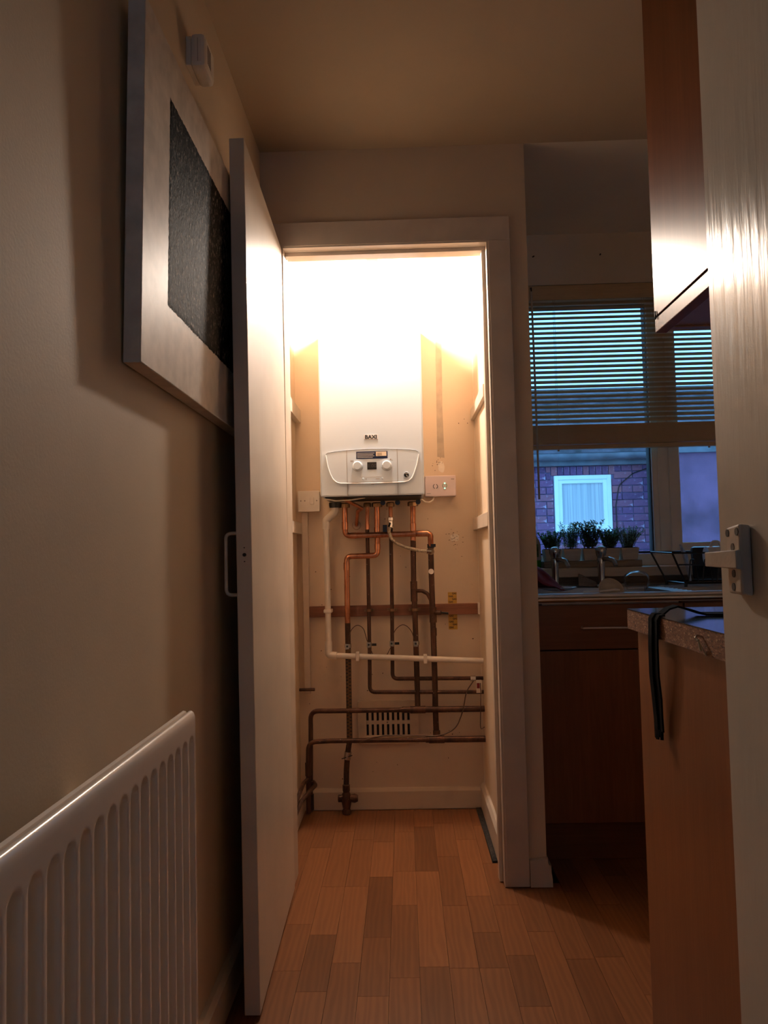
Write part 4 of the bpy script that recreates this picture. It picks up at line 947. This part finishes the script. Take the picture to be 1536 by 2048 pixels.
tag(Lathe('saucer', [(.02, 0), (.05, .006), (.066, .014), (.064, .015), (.048, .008), (.004, .004)], (.545, 2.79, .866), 'cup_white', None, 'z', 28), 'white saucer lying on the sink beside the red cloth', 'saucer')
# upturned glass bowl
gl_ = thing('wine_glass', 'clear round glass bowl lying on the drainer near the dish rack', 'glass', (.83, 2.80, .866))
b = NB(); lathe(b, [(.036, 0), (.044, .018), (.047, .036), (.042, .052), (.028, .063), (.006, .067), (.006, .064), (.026, .060), (.0395, .050), (.0445, .036), (.0415, .018), (.034, 0)], (.826, 2.80, .8665), 'z', 28); finish('glass_bowl', b, 'drink_glass', gl_, 60)

# dish rack
rk = thing('dish_rack', 'black wire dish rack standing on the drainer', 'dish rack', (1.09, 2.85, .87))
def wires(name, lst, r=.0028):
    b = NB()
    for pts in lst: tube(b, pts, r, 6)
    return finish(name, b, 'wire_black', rk, 40)
A_ = [(.948, 2.78, .992), (1.30, 2.78, .988), (1.30, 3.02, .992), (.948, 3.02, .996)]; B_ = [(.998, 2.80, .884), (1.28, 2.80, .884), (1.28, 3.0, .884), (.998, 3.0, .884)]; C_ = [(.972, 2.79, .950), (1.29, 2.79, .947)]
wires('top_rail', [[A_[0], A_[1], A_[2], A_[3], A_[0]]], .0032); wires('bottom_rail', [[B_[0], B_[1], B_[2], B_[3], B_[0]]], .0032); wires('mid_rail', [C_])
for p, q in zip(A_, B_): wires('upright', [[p, q]], .0034)
for p in B_: wires('foot', [[p, (p[0], p[1], .8712)]], .0055)
for k in range(5):
    x = 1.02 + k * .05; wires('divider', [fillet([(x - .012, 2.80, .886), (x - .002, 2.80, .968), (x + .010, 2.80, .968), (x + .024, 2.80, .886)], .006)], .0022)
pl = thing('glass_board', 'pale translucent chopping board leaning in the dish rack', 'chopping board', (1.03, 2.9, .885))
finish('board', hexa(NB(), [(1.026, 2.84, .890), (1.060, 2.93, .890), (1.066, 2.928, .890), (1.033, 2.836, .890), (.994, 2.84, 1.023), (1.052, 2.94, .985), (1.058, 2.938, .985), (1.001, 2.836, 1.023)], .002), 'board_milky', pl, 20)
tag(finish('roasting_tin', hexa(NB(), [(1.066, 2.90, .890), (1.19, 2.90, .890), (1.19, 2.925, .890), (1.066, 2.925, .890), (1.078, 2.95, 1.013), (1.19, 2.95, 1.013), (1.19, 2.975, 1.013), (1.078, 2.975, 1.013)], .012), 'dark_board', None, 20), 'black baking tin propped upright in the dish rack', 'baking tin')
mu = thing('white_mug', 'white mug lying in the dish rack behind the latch', 'mug', (1.14, 2.86, .95))
b = NB(); lathe(b, [(.034, 0), (.036, .07), (.033, .07), (.031, .004), (.004, .004)], (1.098, 2.865, .978), 'x', 24); finish('mug_body', b, 'cup_white', mu, 40)
Tube('mug_handle', [(1.115, 2.865, 1.010), (1.125, 2.865, 1.030), (1.145, 2.865, 1.030), (1.155, 2.865, 1.010)], .005, 'cup_white', mu, .008, 8)

# ------------------------------------------------------------------ near base unit and wall cupboard
nu = thing('base_unit', 'beech base unit with its plain end panel facing the hall on the right', 'cabinet', (.75, 1.2, 0))
Box('end_panel', (.442, .460, .932, 1.505, .001, .8615), 'beech', nu, .001)
Box('carcass', (.460, 1.25, .932, 1.485, .12, .8615), 'beech', nu)
for a, c in ((.462, .85), (.854, 1.248)): Box('cabinet_door', (a, c, 1.485, 1.503, .125, .858), 'beech', nu, .0015)
Box('plinth', (.460, 1.25, 1.42, 1.436, .001, .12), 'beech_h', nu)
wt = thing('worktop', 'laminate worktop with a raw chipboard edge on the near base unit', 'worktop', (.85, 1.2, .862))
Box('chipboard_core', (.428, 1.28, .93, 1.521, .8622, .8985), 'chipboard', wt)
Box('laminate_skin', (.4275, 1.281, .93, 1.523, .8985, .9000), 'laminate_top', wt)
hk = thing('screw_hook', 'small metal hook with a paper tag in the raw worktop edge', 'hook', (.424, 1.142, .87))
Tube('hook', [(.430, 1.143, .887), (.420, 1.143, .889), (.417, 1.140, .886), (.419, 1.138, .883)], .0018, 'chrome', hk, .002, 8); finish('tag', hexa(NB(), [(.426, 1.145, .867), (.426, 1.141, .867), (.4235, 1.141, .867), (.4235, 1.145, .867), (.422, 1.142, .884), (.422, 1.1395, .884), (.420, 1.1395, .884), (.420, 1.142, .884)]), 'twine', hk)
Tube('string', [(.420, 1.139, .884), (.4265, 1.128, .862)], .0009, 'twine', hk, 0, 5)
# strap
stp = thing('fabric_strap', 'black fabric strap lying on the worktop and hanging over its raw edge', 'strap', (.46, 1.34, .69))
def ribbon(name, pts, wv, th, mat, par):
    # pts: centre, wv: half-width vector per point
    b = NB(); P = [Vector(p) for p in pts]; Wv = [Vector(q) for q in wv]; rows = []
    for i, p in enumerate(P):
        t = (P[min(i + 1, len(P) - 1)] - P[max(i - 1, 0)]).normalized(); n = t.cross(Wv[i]).normalized() * th / 2
        rows.append([b.verts.new(v) for v in (p - Wv[i] + n, p + Wv[i] + n, p + Wv[i] - n, p - Wv[i] - n)])
    for a, c in zip(rows, rows[1:]):
        for k in range(4): b.faces.new((a[k], a[(k + 1) % 4], c[(k + 1) % 4], c[k]))
    b.faces.new(rows[0][::-1]); b.faces.new(rows[-1]); return finish(name, b, mat, par, 50)
ribbon('hanging_strap', [(.435, 1.340, .9025), (.4262, 1.340, .902), (.4225, 1.341, .895), (.4225, 1.3445, .85), (.424, 1.352, .80), (.4285, 1.357, .76), (.430, 1.359, .73), (.431, 1.3585, .705)], [(0, .0175, 0), (0, .0175, 0), (0, .0175, 0), (0, .0165, 0), (0, .019, 0), (0, .020, 0), (0, .0175, 0), (0, .0165, 0)], .003, 'black_cloth', stp)
ribbon('hanging_strap', [(.436, 1.350, .9040), (.4245, 1.350, .904), (.4195, 1.351, .896), (.4190, 1.3555, .85), (.421, 1.363, .80), (.425, 1.367, .76), (.428, 1.369, .72), (.4285, 1.370, .689)], [(0, .009, 0)] * 8, .0025, 'black_cloth', stp)
ribbon('lying_strap', [(.434, 1.342, .9035), (.448, 1.350, .912), (.463, 1.352, .916), (.480, 1.345, .911), (.50, 1.335, .9035), (.56, 1.330, .903), (.70, 1.325, .903)], [(0, .014, 0), (0, .013, 0), (0, .014, 0), (0, .018, 0), (0, .022, 0), (0, .022, 0), (0, .022, 0)], .003, 'black_cloth', stp)
for k in range(4): Tube('frayed_end', [(.4292, 1.346 + k * .0075, .706), (.4290 + R_.uniform(-.002, 0), 1.346 + k * .0075 + R_.uniform(-.003, .003), .690 + R_.uniform(-.004, .006))], .0028, 'black_cloth', stp, 0, 6)
wc = thing('wall_cupboard', 'glossy beech wall cupboard over the near unit with a pale bottom rail', 'cabinet', (.7, 1.12, 1.378))
Box('end_panel', (.435, .453, .930, 1.316, 1.406, 2.12), 'beech_gloss', wc, .001)
Box('bottom_rail', (.4355, .455, .930, 1.316, 1.379, 1.4035), 'beech_gloss', wc, .0015)
Box('carcass', (.453, 1.05, .930, 1.298, 1.386, 2.12), 'beech', wc)
Box('cupboard_door', (.455, 1.05, 1.298, 1.316, 1.384, 2.12), 'beech', wc, .001)
Tube('rail_pin', [(.4335, 1.306, 1.400), (.4335, 1.306, 1.414)], .0012, 'dark', wc, 0, 5)
